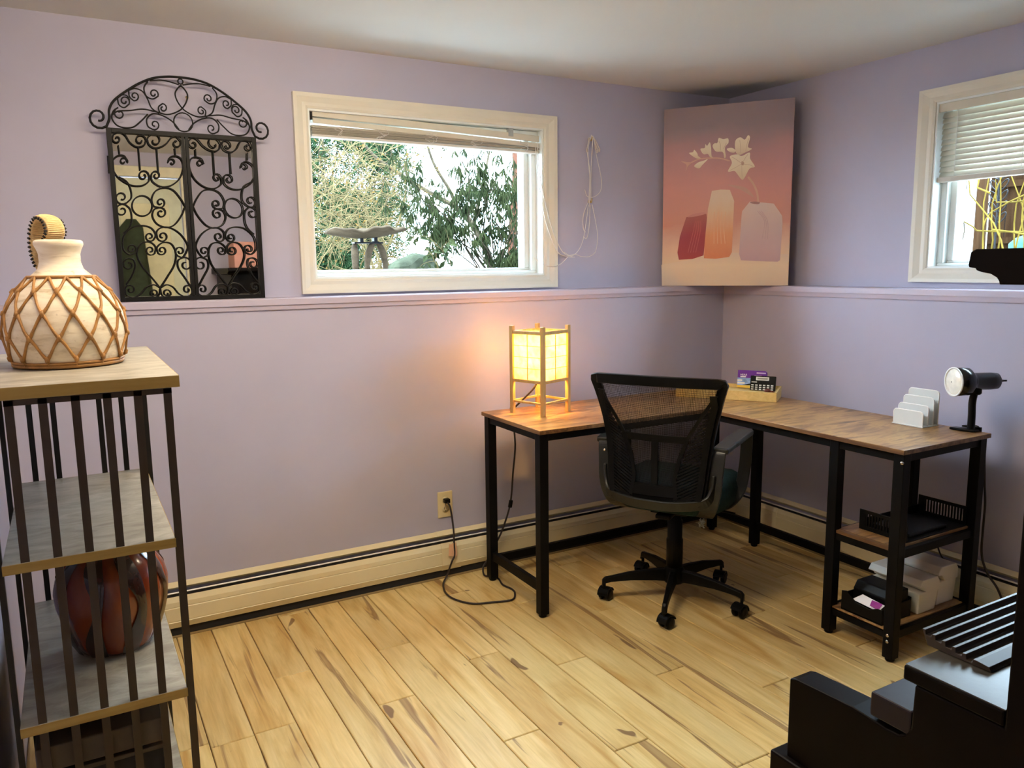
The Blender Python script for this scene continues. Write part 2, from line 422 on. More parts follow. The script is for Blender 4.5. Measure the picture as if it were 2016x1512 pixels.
# ------------------------------------------------------------------ windows
def window(name, fr, axis, casing, cas_in, woffs):
    """fr(u, d, z) -> world; u along the wall, d depth outward from the room"""
    root = struct(name, fr(casing[0], D, casing[2]))
    # mitred, slightly hollow casing
    (u0, u1, za, zb) = casing; (a0, a1, ia, ib) = cas_in
    outer = [(u0, za), (u1, za), (u1, zb), (u0, zb)]; inner = [(a0, ia), (a1, ia), (a1, ib), (a0, ib)]
    prof = [(0, D), (0, D - .022), (.25, D - .021), (.62, D - .013), (.85, D - .014), (1, D - .010), (1, D + .02)]
    mb = MB(); vs = []
    for t, d in prof:
        for (ou, oz), (iu, iz) in zip(outer, inner): vs.append(fr(ou + (iu - ou) * t, d, oz + (iz - oz) * t))
    fs = [(4 * i + k, 4 * i + (k + 1) % 4, 4 * i + 4 + (k + 1) % 4, 4 * i + 4 + k) for i in range(len(prof) - 1) for k in range(4)]
    mb.add(vs, fs).build('window_casing', m_casing, root)
    # jamb liner
    def ring(mb, o4, i4, d0, d1):
        (p0, p1, p2, p3), (q0, q1, q2, q3) = o4, i4
        for (ua, ub, va, vb) in ((p0, p1, p2, q2), (p0, p1, q3, p3), (p0, q0, q2, q3), (q1, p1, q2, q3)):
            pts = [fr(u, d, z) for d in (d0, d1) for u, z in ((ua, va), (ub, va), (ub, vb), (ua, vb))]
            mb.add(pts, [(0, 1, 2, 3), (7, 6, 5, 4), (0, 4, 5, 1), (1, 5, 6, 2), (2, 6, 7, 3), (3, 7, 4, 0)])
        return mb
    e = .008
    ring(MB(), cas_in, (a0 + e, a1 - e, ia + e, ib - e), D - .005, .29).build('window_jamb', m_vinyl, root)
    f = woffs
    o4 = (a0 + e, a1 - e, ia + e, ib - e)
    i4 = (a0 + f[0], a1 - f[1], ia + f[2], ib - f[3])
    mid = tuple((x * .5 + y * .5) for x, y in zip(o4, i4))
    ring(MB(), o4, mid, .15, .25).build('window_frame', m_vinyl, root, .004)
    ring(MB(), mid, i4, .175, .235).build('window_sash', m_vinyl, root, .004)
    pts = [fr(u, d, z) for d in (.203, .207) for u, z in ((i4[0] - .004, i4[2] - .004), (i4[1] + .004, i4[2] - .004), (i4[1] + .004, i4[3] + .004), (i4[0] - .004, i4[3] + .004))]
    MB().add(pts, [(0, 1, 2, 3), (7, 6, 5, 4), (0, 4, 5, 1), (1, 5, 6, 2), (2, 6, 7, 3), (3, 7, 4, 0)]).build('window_pane', m_glass, root)
    return root
frA = lambda u, d, z: Vector((u, d, z))
frB = lambda u, d, z: Vector((d, u, z))
window('window_1', frA, 'y', (-2.213, -.996, 1.262, 2.045), WA, (.030, .062, .036, .04))
window('window_2', frB, 'x', (-1.965, -.997, 1.276, 2.052), WB, (.062, .062, .032, .04))

# raised blind in the wide window
bl = thing('raised_window_blind', 'cream horizontal blind pulled up into a stack in the wide window, valance slipped crooked', 'blind', (-1.6, .13, 1.90))
def tilt(xa, za, xb, zb, y0, y1, h, m, name, bev=.002):
    mb = MB(); vs = [(xa, y0, za - h), (xb, y0, zb - h), (xb, y1, zb - h), (xa, y1, za - h), (xa, y0, za), (xb, y0, zb), (xb, y1, zb), (xa, y1, za)]
    mb.add(vs, [(0, 3, 2, 1), (4, 5, 6, 7), (0, 1, 5, 4), (1, 2, 6, 5), (2, 3, 7, 6), (3, 0, 4, 7)])
    return mb.build(name, m, bl, bev)
tilt(-2.132, 1.990, -1.076, 1.957, .108, .113, .028, m_blind, 'valance')
tilt(-2.138, 1.978, -1.074, 1.978, .125, .165, .028, mat('blind_headrail', (.74, .76, .72), .4), 'headrail')
tilt(-2.130, 1.957, -1.072, 1.925, .112, .118, .020, m_blind, 'slat')
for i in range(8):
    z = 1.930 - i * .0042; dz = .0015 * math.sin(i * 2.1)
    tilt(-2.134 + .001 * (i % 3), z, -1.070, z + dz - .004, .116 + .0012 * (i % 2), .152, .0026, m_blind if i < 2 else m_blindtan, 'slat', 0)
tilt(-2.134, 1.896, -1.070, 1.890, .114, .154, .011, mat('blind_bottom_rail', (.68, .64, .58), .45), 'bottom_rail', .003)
for i, x in enumerate((-2.03, -1.84, -1.62, -1.40, -1.16)):
    rr = random.Random(i); mb = MB()
    for q in range(3):
        mb.tube(crom([(x + rr.uniform(-.03, .03), .110 + rr.uniform(-.004, .002), 1.932 - k * .012 + rr.uniform(-.006, .006)) for k in range(5)], 4), .0011, 5)
    mb.build('ladder_string', m_string, bl)
MB().box((-1.24, .106, 1.945), (-1.215, .124, 1.985)).box((-1.232, .104, 1.952), (-1.223, .108, 1.975)).build('valance_clip', mat('grey_clip', (.35, .36, .35), .4), bl)
MB().box((-2.142, .112, 1.950), (-2.132, .170, 1.99)).build('mounting_bracket', m_dark, bl)

# lowered blind in the right window
b2 = thing('lowered_window_blind', 'cream horizontal blind let half down over the right hand window', 'blind', (.13, -1.48, 1.70))
MB().box((.106, -1.893, 1.975), (.160, -1.072, 1.995)).build('headrail', m_blind, b2, .002)
MB().box((.102, -1.893, 1.957), (.107, -1.072, 1.990)).build('valance', m_blind, b2, .001)
NS = 12
s0 = None
for i in range(NS):
    z = 1.948 - i * (1.948 - 1.712) / (NS - 1)
    mb = MB(); n = 5
    vs = []
    for yy in (-1.890, -1.074):
        for k in range(n):
            t = k / (n - 1) - .5
            vs.append((.133 + t * .012 - .0025 * (1 - 4 * t * t), yy, z + t * .0235))
    fs = [(k, k + 1, n + k + 1, n + k) for k in range(n - 1)]
    mb.add(vs, fs, True)
    if s0 is None:
        s0 = mb.build('slat', m_blind, b2); md = s0.modifiers.new('s', 'SOLIDIFY'); md.thickness = .0012; zb = z
    else:
        c = s0.copy(); COL.objects.link(c); c.parent = b2; c.location = (0, 0, z - zb)
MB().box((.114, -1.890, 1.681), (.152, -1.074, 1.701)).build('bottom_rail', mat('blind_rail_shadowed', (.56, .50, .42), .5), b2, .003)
mb = MB()
for yy in (-1.14, -1.40, -1.66, -1.84): mb.tube([(.122, yy, 1.96), (.121, yy, 1.70)], .0011, 5)
mb.build('ladder_string', m_string, b2)
mb = MB().tube([(.118, -1.10, 1.955), (.116, -1.10, 1.94)], .002, 6)
mb.build('tilt_hook', m_blind, b2)

# cord of the raised blind, wound on two hooks
def hook(z):
    t = thing('cord_hook', '', 'hook', (-.80, D, z), 'brass cord hooks beside the wide window')
    MB().lathe([(.009, 0), (.009, .003), (.006, .005)], (-.80, D, z), 14, (0, -1, 0)).build('hook_plate', m_brass, t)
    MB().tube(crom([(-.80, D - .004, z), (-.80, D - .016, z - .006), (-.80, D - .022, z + .004), (-.80, D - .020, z + .014)], 5), .0028, 8).build('hook_arm', m_brass, t)
    return t
hook(1.957)['label'] = 'upper small brass hook on the wall right of the wide window'
hook(1.668)['label'] = 'lower small brass hook on the wall holding the blind cord'
ct = thing('blind_cord', 'thin white blind cord wound in long loops over two brass hooks', 'cord', (-.80, .08, 1.6))
def pc(pts, y=.076):
    return crom([(x, y + .004 * math.sin(i * 1.7), z) for i, (x, z) in enumerate(pts)], 7)
mb = MB()
mb.tube(pc([(-.805, 1.975), (-.822, 1.90), (-.815, 1.78), (-.818, 1.67), (-.812, 1.64)]), .0019, 6)
mb.tube(pc([(-.795, 1.972), (-.800, 1.88), (-.808, 1.78), (-.810, 1.67)]), .0019, 6)
mb.tube(pc([(-.818, 1.965), (-.826, 1.90), (-.815, 1.80), (-.822, 1.66)]), .0019, 6)
mb.tube(pc([(-.790, 1.965), (-.772, 1.88), (-.748, 1.78), (-.752, 1.72), (-.785, 1.69), (-.825, 1.69), (-.845, 1.72)]), .0017, 6)
mb.tube(pc([(-.825, 1.660), (-.848, 1.60), (-.852, 1.54), (-.840, 1.52)]), .0017, 6)
mb.tube(pc([(-.812, 1.650), (-.812, 1.57), (-.825, 1.51), (-.838, 1.49), (-.850, 1.50)]), .0018, 6)
mb.tube(pc([(-.800, 1.652), (-.778, 1.58), (-.768, 1.50), (-.782, 1.43), (-.815, 1.405), (-.860, 1.405), (-.900, 1.415), (-.935, 1.41)]), .0017, 6)
mb.tube(pc([(-.822, 1.650), (-.835, 1.55), (-.855, 1.48), (-.885, 1.43), (-.920, 1.408), (-.960, 1.425)]), .0018, 6)
mb.build('cord_loop', m_string, ct)
mb = MB()
mb.tube(crom([(-1.085, .112, 1.93), (-1.078, .108, 1.80), (-1.062, .085, 1.66), (-1.030, .072, 1.53), (-.990, .072, 1.45), (-.955, .074, 1.415), (-.915, .076, 1.405)], 8), .0018, 6)
mb.tube(crom([(-1.095, .114, 1.93), (-1.085, .110, 1.78), (-1.066, .086, 1.60), (-1.040, .072, 1.50), (-1.00, .071, 1.425), (-.945, .075, 1.405), (-.900, .078, 1.402)], 8), .0018, 6)
mb.tube(crom([(-1.105, .112, 1.40), (-1.075, .090, 1.372), (-1.03, .074, 1.36), (-.985, .072, 1.37), (-.94, .074, 1.405)], 8), .0016, 6)
mb.build('cord_run', m_string, ct)
mb = MB()
for dx, dz in ((-.030, -.045), (.030, -.045), (.042, -.040)):
    mb.tube(crom([(-.80, .078, 1.972), (-.80 + dx * .5, .078, 1.95), (-.80 + dx, .077, 1.957 + dz)], 5), .0024, 6)
    mb.lathe([(.002, 0), (.005, -.004), (.0045, -.016), (.002, -.018)], (-.80 + dx, .077, 1.957 + dz), 8)
mb.build('cord_tassel', mat('tassel', (.66, .58, .53), .6), ct)

# ------------------------------------------------------------------ baseboard heaters
def heater(label, fr, u0, u1, joints_, hz=.196):
    """fr(u, out, z): out = distance from the wall into the room"""
    t = thing('baseboard_heater', label, 'heater', fr((u0 + u1) / 2, 0, 0), 'cream baseboard heaters')
    def sw(poly, a, c, name, m, bev=0):
        n = len(poly); vs = [fr(a, o_, z_) for o_, z_ in poly] + [fr(c, o_, z_) for o_, z_ in poly]
        return MB().add(vs, [tuple(range(n)), tuple(range(2 * n - 1, n - 1, -1))] + [(i, i + n, (i + 1) % n + n, (i + 1) % n) for i in range(n)]).build(name, m, t, bev)
    sw([(.001, .012), (.012, .012), (.012, .150), (.001, .150)], u0, u1, 'back_plate', m_dark)
    sw([(.001, hz - .03), (.001, hz), (.006, hz + .001), (.025, hz - .013), (.024, hz - .016), (.010, hz - .010)], u0, u1, 'top_cover', m_heat)
    sw([(.036, hz - .0285), (.0395, hz - .0265), (.0425, hz - .0300), (.0410, hz - .0325)], u0, u1, 'damper', m_heatw)
    sw([(.050, hz - .041), (.054, hz - .038), (.064, hz - .058), (.0655, hz - .075), (.0635, hz - .077), (.0665, hz - .080), (.067, .068), (.066, .064), (.068, .062), (.057, .037), (.055, .039), (.064, .064), (.062, hz - .058)], u0, u1, 'front_panel', m_heat)
    sw([(.004, .004), (.050, .004), (.050, .046), (.004, .046)], u0, u1, 'lower_gap', m_dark)
    sw([(.0505, .0005), (.062, .0005), (.062, .003), (.0505, .005)], u0, u1, 'floor_lip', mat('heater_lip', (.30, .20, .08), .5))
    sw([(.012, .08), (.040, .08), (.040, .148), (.012, .148)], u0, u1, 'fin_core', mat('heater_fins', (.020, .016, .014), .6))
    for (a, c) in joints_:
        sw([(.001, hz + .0015), (.007, hz + .0025), (.0265, hz - .0125), (.025, hz - .017), (.002, hz - .004)], a, c, 'joint_cover', m_heat)
        sw([(.0515, hz - .040), (.0560, hz - .0365), (.0662, hz - .057), (.0692, .066), (.0692, .061), (.0585, .0355), (.056, .038), (.060, .064), (.060, hz - .058)], a, c, 'joint_cover', m_heat)
    return t
heater('long cream baseboard heater under the wide window wall', lambda u, o_, z: Vector((u, -o_, z)), XL + .005, -.07, [(-1.70, -1.605)])
heater('cream baseboard heater along the right hand wall behind the desk', lambda u, o_, z: Vector((-o_, u, z)), -2.30, -.07, [(-1.66, -1.59), (-.47, -.44)])

# outlet
t = thing('wall_outlet', 'ivory duplex wall outlet above the baseboard heater', 'outlet', (-1.65, 0, .317))
MB().box((-1.686, -.006, .258), (-1.614, 0, .376)).build('outlet_plate', m_ivory, t, .003)
for z in (.337, .297):
    r = MB().lathe([(.0165, 0), (.0165, .002)], (-1.650, -.006, z), 20, (0, -1, 0)).build('receptacle', m_ivoryd, t)
    MB().box((-1.657, -.0086, z - .002), (-1.655, -.0078, z + .008)).box((-1.646, -.0086, z - .002), (-1.644, -.0078, z + .007)).lathe([(.0025, 0), (.0025, .0008)], (-1.650, -.0079, z - .009), 8, (0, -1, 0)).build('slot', m_dark, r)
MB().lathe([(.0025, 0), (.002, .001)], (-1.650, -.006, .317), 8, (0, -1, 0)).build('plate_screw', m_chrome, t)
MB().box((-1.684, -.004, .2555), (-1.617, -.001, .2575))

# ------------------------------------------------------------------ L-shaped desk
ZT = .75
dk = thing('corner_desk', 'L-shaped rustic brown desk with black square-tube legs and a shelf tower', 'desk', (-.87, -.85, 0))
xl, xr, yf, yb, xi, ya = -1.540, -.203, -1.545, -.161, -.700, -.637
MB().box((xl, ya, ZT - .016), (xi, yb, ZT)).build('desktop', m_desk, dk, .0015)
o = MB().box((xi + .0008, yf, ZT - .016), (xr, yb, ZT)).build('desktop', m_desk, dk, .0015)
MB().box((xl - .0006, ya - .0006, ZT - .0158), (xl, yb, ZT - .001)).box((xl, ya - .0007, ZT - .0158), (xi - .001, ya, ZT - .001)).box((xi - .0007, yf - .0006, ZT - .0158), (xi, ya - .001, ZT - .001)).box((xi, yf - .0007, ZT - .0158), (xr, yf, ZT - .001)).build('edge_band', m_deskedge, dk)
LW = .038
def leg(x, y, h=ZT - .016, nm='leg'):
    lo = MB().box((x - LW / 2, y - LW / 2, .012), (x + LW / 2, y + LW / 2, h)).build(nm, m_black, dk, .002)
    MB().lathe([(.014, 0), (.016, .004), (.016, .014)], (x, y, 0), 14).build('foot', m_plastic, lo)
legs = [(-1.513, -.188), (-1.517, -.612), (-.672, -1.522), (-.672, -1.270), (-.226, -1.516), (-.226, -1.270), (-.224, -.478)]
for x, y in legs: leg(x, y)
leg(-.226, -.190)
def rail(p, q, w=.022, h=.030): MB().bar(p, q, w, h).build('rail', m_black, dk, .0015)
zt = ZT - .031
rail((-1.515, -.612, zt), (-.70, -.612, zt)); rail((-1.515, -.188, zt), (-.226, -.188, zt)); rail((-1.515, -.612, zt), (-1.515, -.188, zt))
rail((-.676, -1.52, zt), (-.676, -.19, zt)); rail((-.226, -1.52, zt), (-.226, -.19, zt)); rail((-.672, -1.522, zt), (-.226, -1.518, zt)); rail((-.672, -1.27, zt), (-.226, -1.27, zt))
rail((-1.513, -.188, .095), (-.226, -.188, .095), .02, .034); rail((-1.515, -.612, .115), (-1.513, -.188, .115), .02, .038)
rail((-.226, -.19, .105), (-.224, -.478, .105), .02, .034); rail((-.224, -.478, .105), (-.226, -1.27, .105), .02, .034)
for zz in (.380, .092):
    rail((-.672, -1.522, zz), (-.226, -1.518, zz), .02, .03); rail((-.672, -1.27, zz), (-.226, -1.27, zz), .02, .03)
    rail((-.672, -1.522, zz), (-.672, -1.27, zz), .02, .03); rail((-.226, -1.52, zz), (-.226, -1.27, zz), .02, .03)
MB().box((-.662, -1.512, .391), (-.24, -1.28, .403)).build('shelf', m_desk, dk, .001)
MB().box((-.684, -1.505, .391), (-.662, -1.29, .403)).build('shelf_front', m_deskedge, dk, .001)
MB().box((-.682, -1.512, .100), (-.24, -1.28, .111)).build('shelf', m_desk, dk, .001)
for (x, y, z, ax) in ((-.6915, -1.535, .705, (-1, -.3, 0)), (-.692, -1.522, .096, (-1, 0, 0)), (-.692, -1.522, .074, (-1, 0, 0))):
    MB().lathe([(.0065, 0), (.006, .003), (.003, .0045)], (x, y, z), 12, ax).build('bolt', m_chrome, dk)

# ------------------------------------------------------------------ shoji lamp
lc = Vector((-1.330, -.300, ZT)); ang = R(19)
XF = Matrix.Translation(lc) @ Matrix.Rotation(ang, 4, 'Z')
lp = thing('shoji_lamp', 'small lit rice paper lantern lamp in a blond wooden frame on the desk end', 'lamp', lc)
m_lampw = wood('lamp_blond_wood', [(.3, (.34, .20, .065)), (.7, (.46, .29, .11))], 'z', 5)
hw = .083; pw = .017
for sx in (-1, 1):
    for sy in (-1, 1):
        MB(XF).box((sx * hw - pw / 2, sy * hw - pw / 2, 0), (sx * hw + pw / 2, sy * hw + pw / 2, .368)).build('post', m_lampw, lp, .0015)
def lring(z0, z1, t, nm):
    for a, c in (((-hw, -hw), (hw, -hw)), ((hw, -hw), (hw, hw)), ((hw, hw), (-hw, hw)), ((-hw, hw), (-hw, -hw))):
        MB(XF).bar((*a, (z0 + z1) / 2), (*c, (z0 + z1) / 2), t, z1 - z0).build(nm, m_lampw, lp, .001)
lring(.046, .055, .009, 'lower_rail'); lring(.134, .146, .012, 'shade_rail'); lring(.334, .348, .012, 'shade_rail')
def paper_mat():
    m = bpy.data.materials.new('rice_paper'); m.use_nodes = True; nt = m.node_tree; nt.nodes.clear()
    out = nt.nodes.new('ShaderNodeOutputMaterial'); mx = nt.nodes.new('ShaderNodeMixShader')
    tr = nt.nodes.new('ShaderNodeBsdfTranslucent'); di = nt.nodes.new('ShaderNodeBsdfDiffuse')
    v = coords(nt, 'Object'); f = nz(nt, v, 24, 5, .6, .8)
    c = ramp(nt, f, [(.3, (.86, .74, .34)), (.5, (.95, .87, .60)), (.75, (.97, .93, .80))])
    lnk(nt, c, tr.inputs['Color']); lnk(nt, c, di.inputs['Color'])
    mx.inputs['Fac'].default_value = .35
    lnk(nt, tr.outputs[0], mx.inputs[1]); lnk(nt, di.outputs[0], mx.inputs[2]); lnk(nt, mx.outputs[0], out.inputs['Surface'])
    return m
m_rice = paper_mat()
for k in range(4):
    M = XF @ Matrix.Rotation(k * PI / 2, 4, 'Z')
    MB(M).box((-hw + pw / 2, -hw + .002, .146), (hw - pw / 2, -hw + .0026, .334)).build('paper_panel', m_rice, lp)
    g = MB(M)
    g.box((-.0012, -hw - .0012, .146), (.0012, -hw + .0019, .334))
    for i in (1, 2, 3):
        z = .146 + i * .047; g.box((-hw + pw / 2, -hw - .0010, z - .0010), (hw - pw / 2, -hw + .0019, z + .0010))
    g.build('muntin', mat('muntin_brown', (.20, .10, .03), .5), lp)
MB(XF).box((-hw + .006, -hw + .006, .336), (hw - .006, hw - .006, .3365)).build('paper_top', m_rice, lp)
g = MB(XF)
for i in range(-2, 3):
    g.box((-hw, i * .028 - .003, .3370), (hw, i * .028 + .003, .3395)); g.box((i * .028 - .003, -hw, .3396), (i * .028 + .003, hw, .342))
g.build('top_lattice', m_lampw, lp)
MB(XF).bar((-hw, 0, .140), (hw, 0, .140), .014, .008).build('socket_bar', m_lampw, lp)
MB(XF).lathe([(.016, .144), (.018, .150), (.018, .185)], (0, 0, 0), 16).build('bulb_socket', m_white, lp)
mb_ = bpy.data.materials.new('lit_bulb'); mb_.use_nodes = True
mb_.node_tree.nodes['Principled BSDF'].inputs['Emission Color'].default_value = (1, .70, .32, 1)
mb_.node_tree.nodes['Principled BSDF'].inputs['Emission Strength'].default_value = 30
bulb = MB(XF).lathe([(.012, .185), (.016, .195), (.028, .220), (.030, .236), (.024, .254), (.010, .264)], (0, 0, 0), 20).build('bulb', mb_, lp)
ld = bpy.data.lights.new('lamp_light', 'POINT'); ll = bpy.data.objects.new('lamp_light', ld); COL.objects.link(ll)
ll.parent = bulb; ll.location = (0, 0, .290); ld.energy = LAMP_W; ld.color = (1.0, .53, .14); ld.shadow_soft_size = .02
# its cord: down behind the desk, over the floor, up to the outlet
w_ = lambda x, y, z: Vector((x, y, z))
cord = MB()
cord.tube(crom([XF @ Vector((0, .01, .138)), XF @ Vector((-.02, .02, .10)), XF @ Vector((-.045, .05, .06)), XF @ Vector((-.07, .09, .015)),
    w_(-1.41, -.185, .754), w_(-1.385, -.150, .752), w_(-1.375, -.138, .70), w_(-1.362, -.135, .58), w_(-1.372, -.130, .45), w_(-1.385, -.125, .31), w_(-1.42, -.118, .20),
    w_(-1.460, -.118, .13), w_(-1.505, -.125, .07), w_(-1.532, -.135, .045), w_(-1.535, -.150, .012), w_(-1.505, -.165, .0055), w_(-1.492, -.200, .0052), w_(-1.508, -.270, .0052), w_(-1.497, -.33, .0045),
    w_(-1.508, -.375, .0052), w_(-1.550, -.425, .0052), w_(-1.63, -.405, .0052), w_(-1.705, -.375, .0052), w_(-1.750, -.300, .0052), w_(-1.755, -.22, .0052), w_(-1.725, -.130, .0055),
    w_(-1.690, -.092, .022), w_(-1.662, -.088, .080), w_(-1.646, -.082, .105), w_(-1.645, -.078, .160), w_(-1.640, -.066, .205), w_(-1.636, -.045, .260), w_(-1.640, -.034, .310), w_(-1.650, -.030, .334)], 6), .0042, 7)
co = cord.build('power_cord', m_cord, lp)
MB().bar((-1.387, -.124, .290), (-1.381, -.126, .325), .018, .012, (0, 1, 0)).build('inline_switch', m_plastic, co, .004)
MB().box((-1.662, -.032, .328), (-1.636, -.008, .347)).build('plug', m_plastic, co, .003)
g = MB(); g.bar((-1.6445, -.083, .100), (-1.6445, -.079, .160), .020, .002, (0, 1, 0)); g.bar((-1.664, -.079, .104), (-1.660, -.077, .156), .016, .002, (.4, 1, 0))
g.build('paper_tag', m_tag, co)

# ------------------------------------------------------------------ office chair
cc = Vector((-.965, -.745, 0)); az = R(58)
XC = Matrix(((math.sin(az), -math.cos(az), 0, cc.x), (math.cos(az), math.sin(az), 0, cc.y), (0, 0, 1, 0), (0, 0, 0, 1)))   # x = forward, y = left
ch = thing('office_chair', 'black mesh back office chair with loop arms turned toward the desk', 'chair', cc)
for k, a in enumerate((153, 222, 293, 5, 77)):
    a = R(a); d = Vector((math.cos(a), math.sin(a), 0)); n_ = Vector((-d.y, d.x, 0))
    p = lambda r, z: cc + d * r + Vector((0, 0, z))
    mb = MB(); prof = [(.02, .105, .036, .050), (.08, .108, .034, .046), (.18, .104, .028, .034), (.262, .093, .024, .024), (.285, .088, .024, .026), (.297, .075, .022, .03)]
    vs = []
    for r_, z, wd, h in prof:
        vs += [p(r_, z + h / 2) - n_ * wd / 2 * .7, p(r_, z + h / 2) + n_ * wd / 2 * .7, p(r_, z - h / 2) + n_ * wd / 2, p(r_, z - h / 2) - n_ * wd / 2]
    fs = [(0, 1, 2, 3), tuple(4 * (len(prof) - 1) + q for q in (3, 2, 1, 0))]
    for i in range(len(prof) - 1):
        for q in range(4): fs.append((4 * i + q, 4 * i + (q + 1) % 4, 4 * i + 4 + (q + 1) % 4, 4 * i + 4 + q))
    bl_ = mb.add(vs, fs).build('base_leg', m_plastic, ch, .004)
    yaw = a + (.9, -.6, 1.3, .4, -1.0)[k]; cdv = Vector((math.cos(yaw), math.sin(yaw), 0)); cn = Vector((-cdv.y, cdv.x, 0))
    c0 = p(.288, .025) - cdv * .012
    cs = MB()
    for s_ in (-1, 1):
        cs.lathe([(.010, -.007), (.021, -.008), (.0245, -.004), (.0245, .004), (.021, .008), (.010, .008)], c0 + cn * s_ * .016 + Vector((0, 0, 0)), 20, cn)
    cs.tube([p(.288, .03), p(.288, .075)], .0065, 8)
    arc = [c0 + Vector((0, 0, 0)) + (cdv * math.cos(t) + Vector((0, 0, 1)) * math.sin(t)) * .029 for t in [R(x) for x in range(0, 161, 20)]]
    cs.strip(arc, cn, .046, .004)
    cs.build('caster', m_plastic, bl_)
MB().lathe([(.040, .075), (.044, .085), (.042, .125), (.033, .140), (.031, .150)], cc, 28).build('base_hub', m_plastic, ch)
MB().lathe([(.033, .140), (.0335, .255), (.030, .262), (.030, .335), (.026, .340), (.026, .395)], cc, 28).build('gas_column', m_plastic, ch)
MB(XC).box((-.10, -.075, .385), (.09, .075, .415)).box((-.17, -.03, .385), (-.09, .03, .405)).build('tilt_plate', m_black, ch, .006)
MB(XC).tube([(.02, -.07, .398), (.02, -.20, .392), (.02, -.235, .388)], .005, 8).build('tilt_lever', m_plastic, ch)
# seat cushion
mb = MB(XC); NX, NY = 12, 12; vs = []; top = []
def seat_outline(t):
    c, s_ = math.cos(t), math.sin(t); e = .42
    return (.035 + .235 * math.copysign(abs(c) ** e, c), .225 * math.copysign(abs(s_) ** e, s_) * (1 if c > -.2 else .97))
rings = [(.88, .416, 0), (1.0, .432, 0), (1.02, .480, 0), (.975, .510, .004), (.86, .524, .008), (.55, .528, .010), (.02, .522, .010)]
n = 40
for sc_, z, cr in rings:
    for k in range(n):
        x, y = seat_outline(2 * PI * k / n); x = .035 + (x - .035) * sc_; y *= sc_
        zz = z - .030 * max(0, (x - .16) / .11) ** 2 * (1 if z > .43 else .5)
        vs.append((x, y, zz))
fs = [(i * n + k, i * n + (k + 1) % n, (i + 1) * n + (k + 1) % n, (i + 1) * n + k) for i in range(len(rings) - 1) for k in range(n)]
fs += [tuple(range(n - 1, -1, -1)), tuple((len(rings) - 1) * n + k for k in range(n))]
mb.add(vs, fs, True).build('seat_cushion', m_fabric, ch)
# back: half width and forward offset at each height
def bw(z):
    T = [(.49, .178), (.55, .186), (.64, .194), (.72, .203), (.80, .218), (.88, .238), (.955, .262)]
    for (a, va), (c, vc) in zip(T[:-1], T[1:]):
        if z <= c: return va + (vc - va) * max(0, (z - a)) / (c - a)
    return T[-1][1]
def bx(z, y):
    t = (z - .49) / .465
    return -.235 + .040 * math.sin(t * PI * .95) - .035 * t + (.0 + -.30) * (0) - .045 * (1 - (y / .26) ** 2) 
mb = MB(XC); nu, nv = 16, 22; vs = []; uvs = []
for j in range(nv + 1):
    z = .492 + (.945 - .492) * j / nv
    for i in range(nu + 1):
        y = (i / nu * 2 - 1) * (bw(z) - .008); vs.append((bx(z, y), y, z)); uvs.append((y, z))
fs = [(j * (nu + 1) + i, j * (nu + 1) + i + 1, (j + 1) * (nu + 1) + i + 1, (j + 1) * (nu + 1) + i) for j in range(nv) for i in range(nu)]
mo = mb.add(vs, fs, True).build('back_mesh', m_mesh, ch)
uvl = mo.data.uv_layers.new(name='UVMap')
for lp_ in mo.data.loops: uvl.data[lp_.index].uv = uvs[lp_.vertex_index]
# frame around the mesh
fp = []
zs = [.500 + (.935 - .500) * i / 12 for i in range(13)]
right = [(bx(z, -bw(z)), -bw(z), z) for z in zs]; left = [(bx(z, bw(z)), bw(z), z) for z in zs]
topc = [(bx(.955, -.250), -.250, .952)] + [(bx(.957, y), y, .957 + .004 * (1 - (y / .25) ** 2)) for y in [-.225 + .045 * i for i in range(11)]] + [(bx(.955, .250), .250, .952)]
botc = [(bx(.49, .165), .165, .488)] + [(bx(.487, y), y, .487 - .004) for y in [.13 - .0433 * i for i in range(7)]] + [(bx(.49, -.165), -.165, .488)]
loop = right + topc + left[::-1] + botc
path = loop + loop[:1]
wd = []
m_ = len(path)
cz = Vector((0, 0, .72))
vs = []
for i, q in enumerate(path):
    q = Vector(q); a = Vector(path[i - 1 if i else m_ - 2]); c = Vector(path[i + 1 if i < m_ - 1 else 1]); d = (c - a).normalized()
    nrm = Vector((1, 0, 0)) - d * d.x; nrm.normalize(); inw = d.cross(nrm)
    if inw.dot(Vector((q.x, 0, .72)) - q) < 0: inw = -inw
    wdt = .034 if q.z > .94 else .030
    vs += [q - nrm * .011 + inw * -.004, q - nrm * .008 + inw * wdt, q + nrm * .006 + inw * wdt, q + nrm * .011 + inw * -.004]
fs = []
for i in range(m_ - 1):
    for k in range(4): fs.append((4 * i + k, 4 * i + (k + 1) % 4, 4 * i + 4 + (k + 1) % 4, 4 * i + 4 + k))
MB(XC).add(vs, fs).build('back_frame', m_plastic, ch, .003)
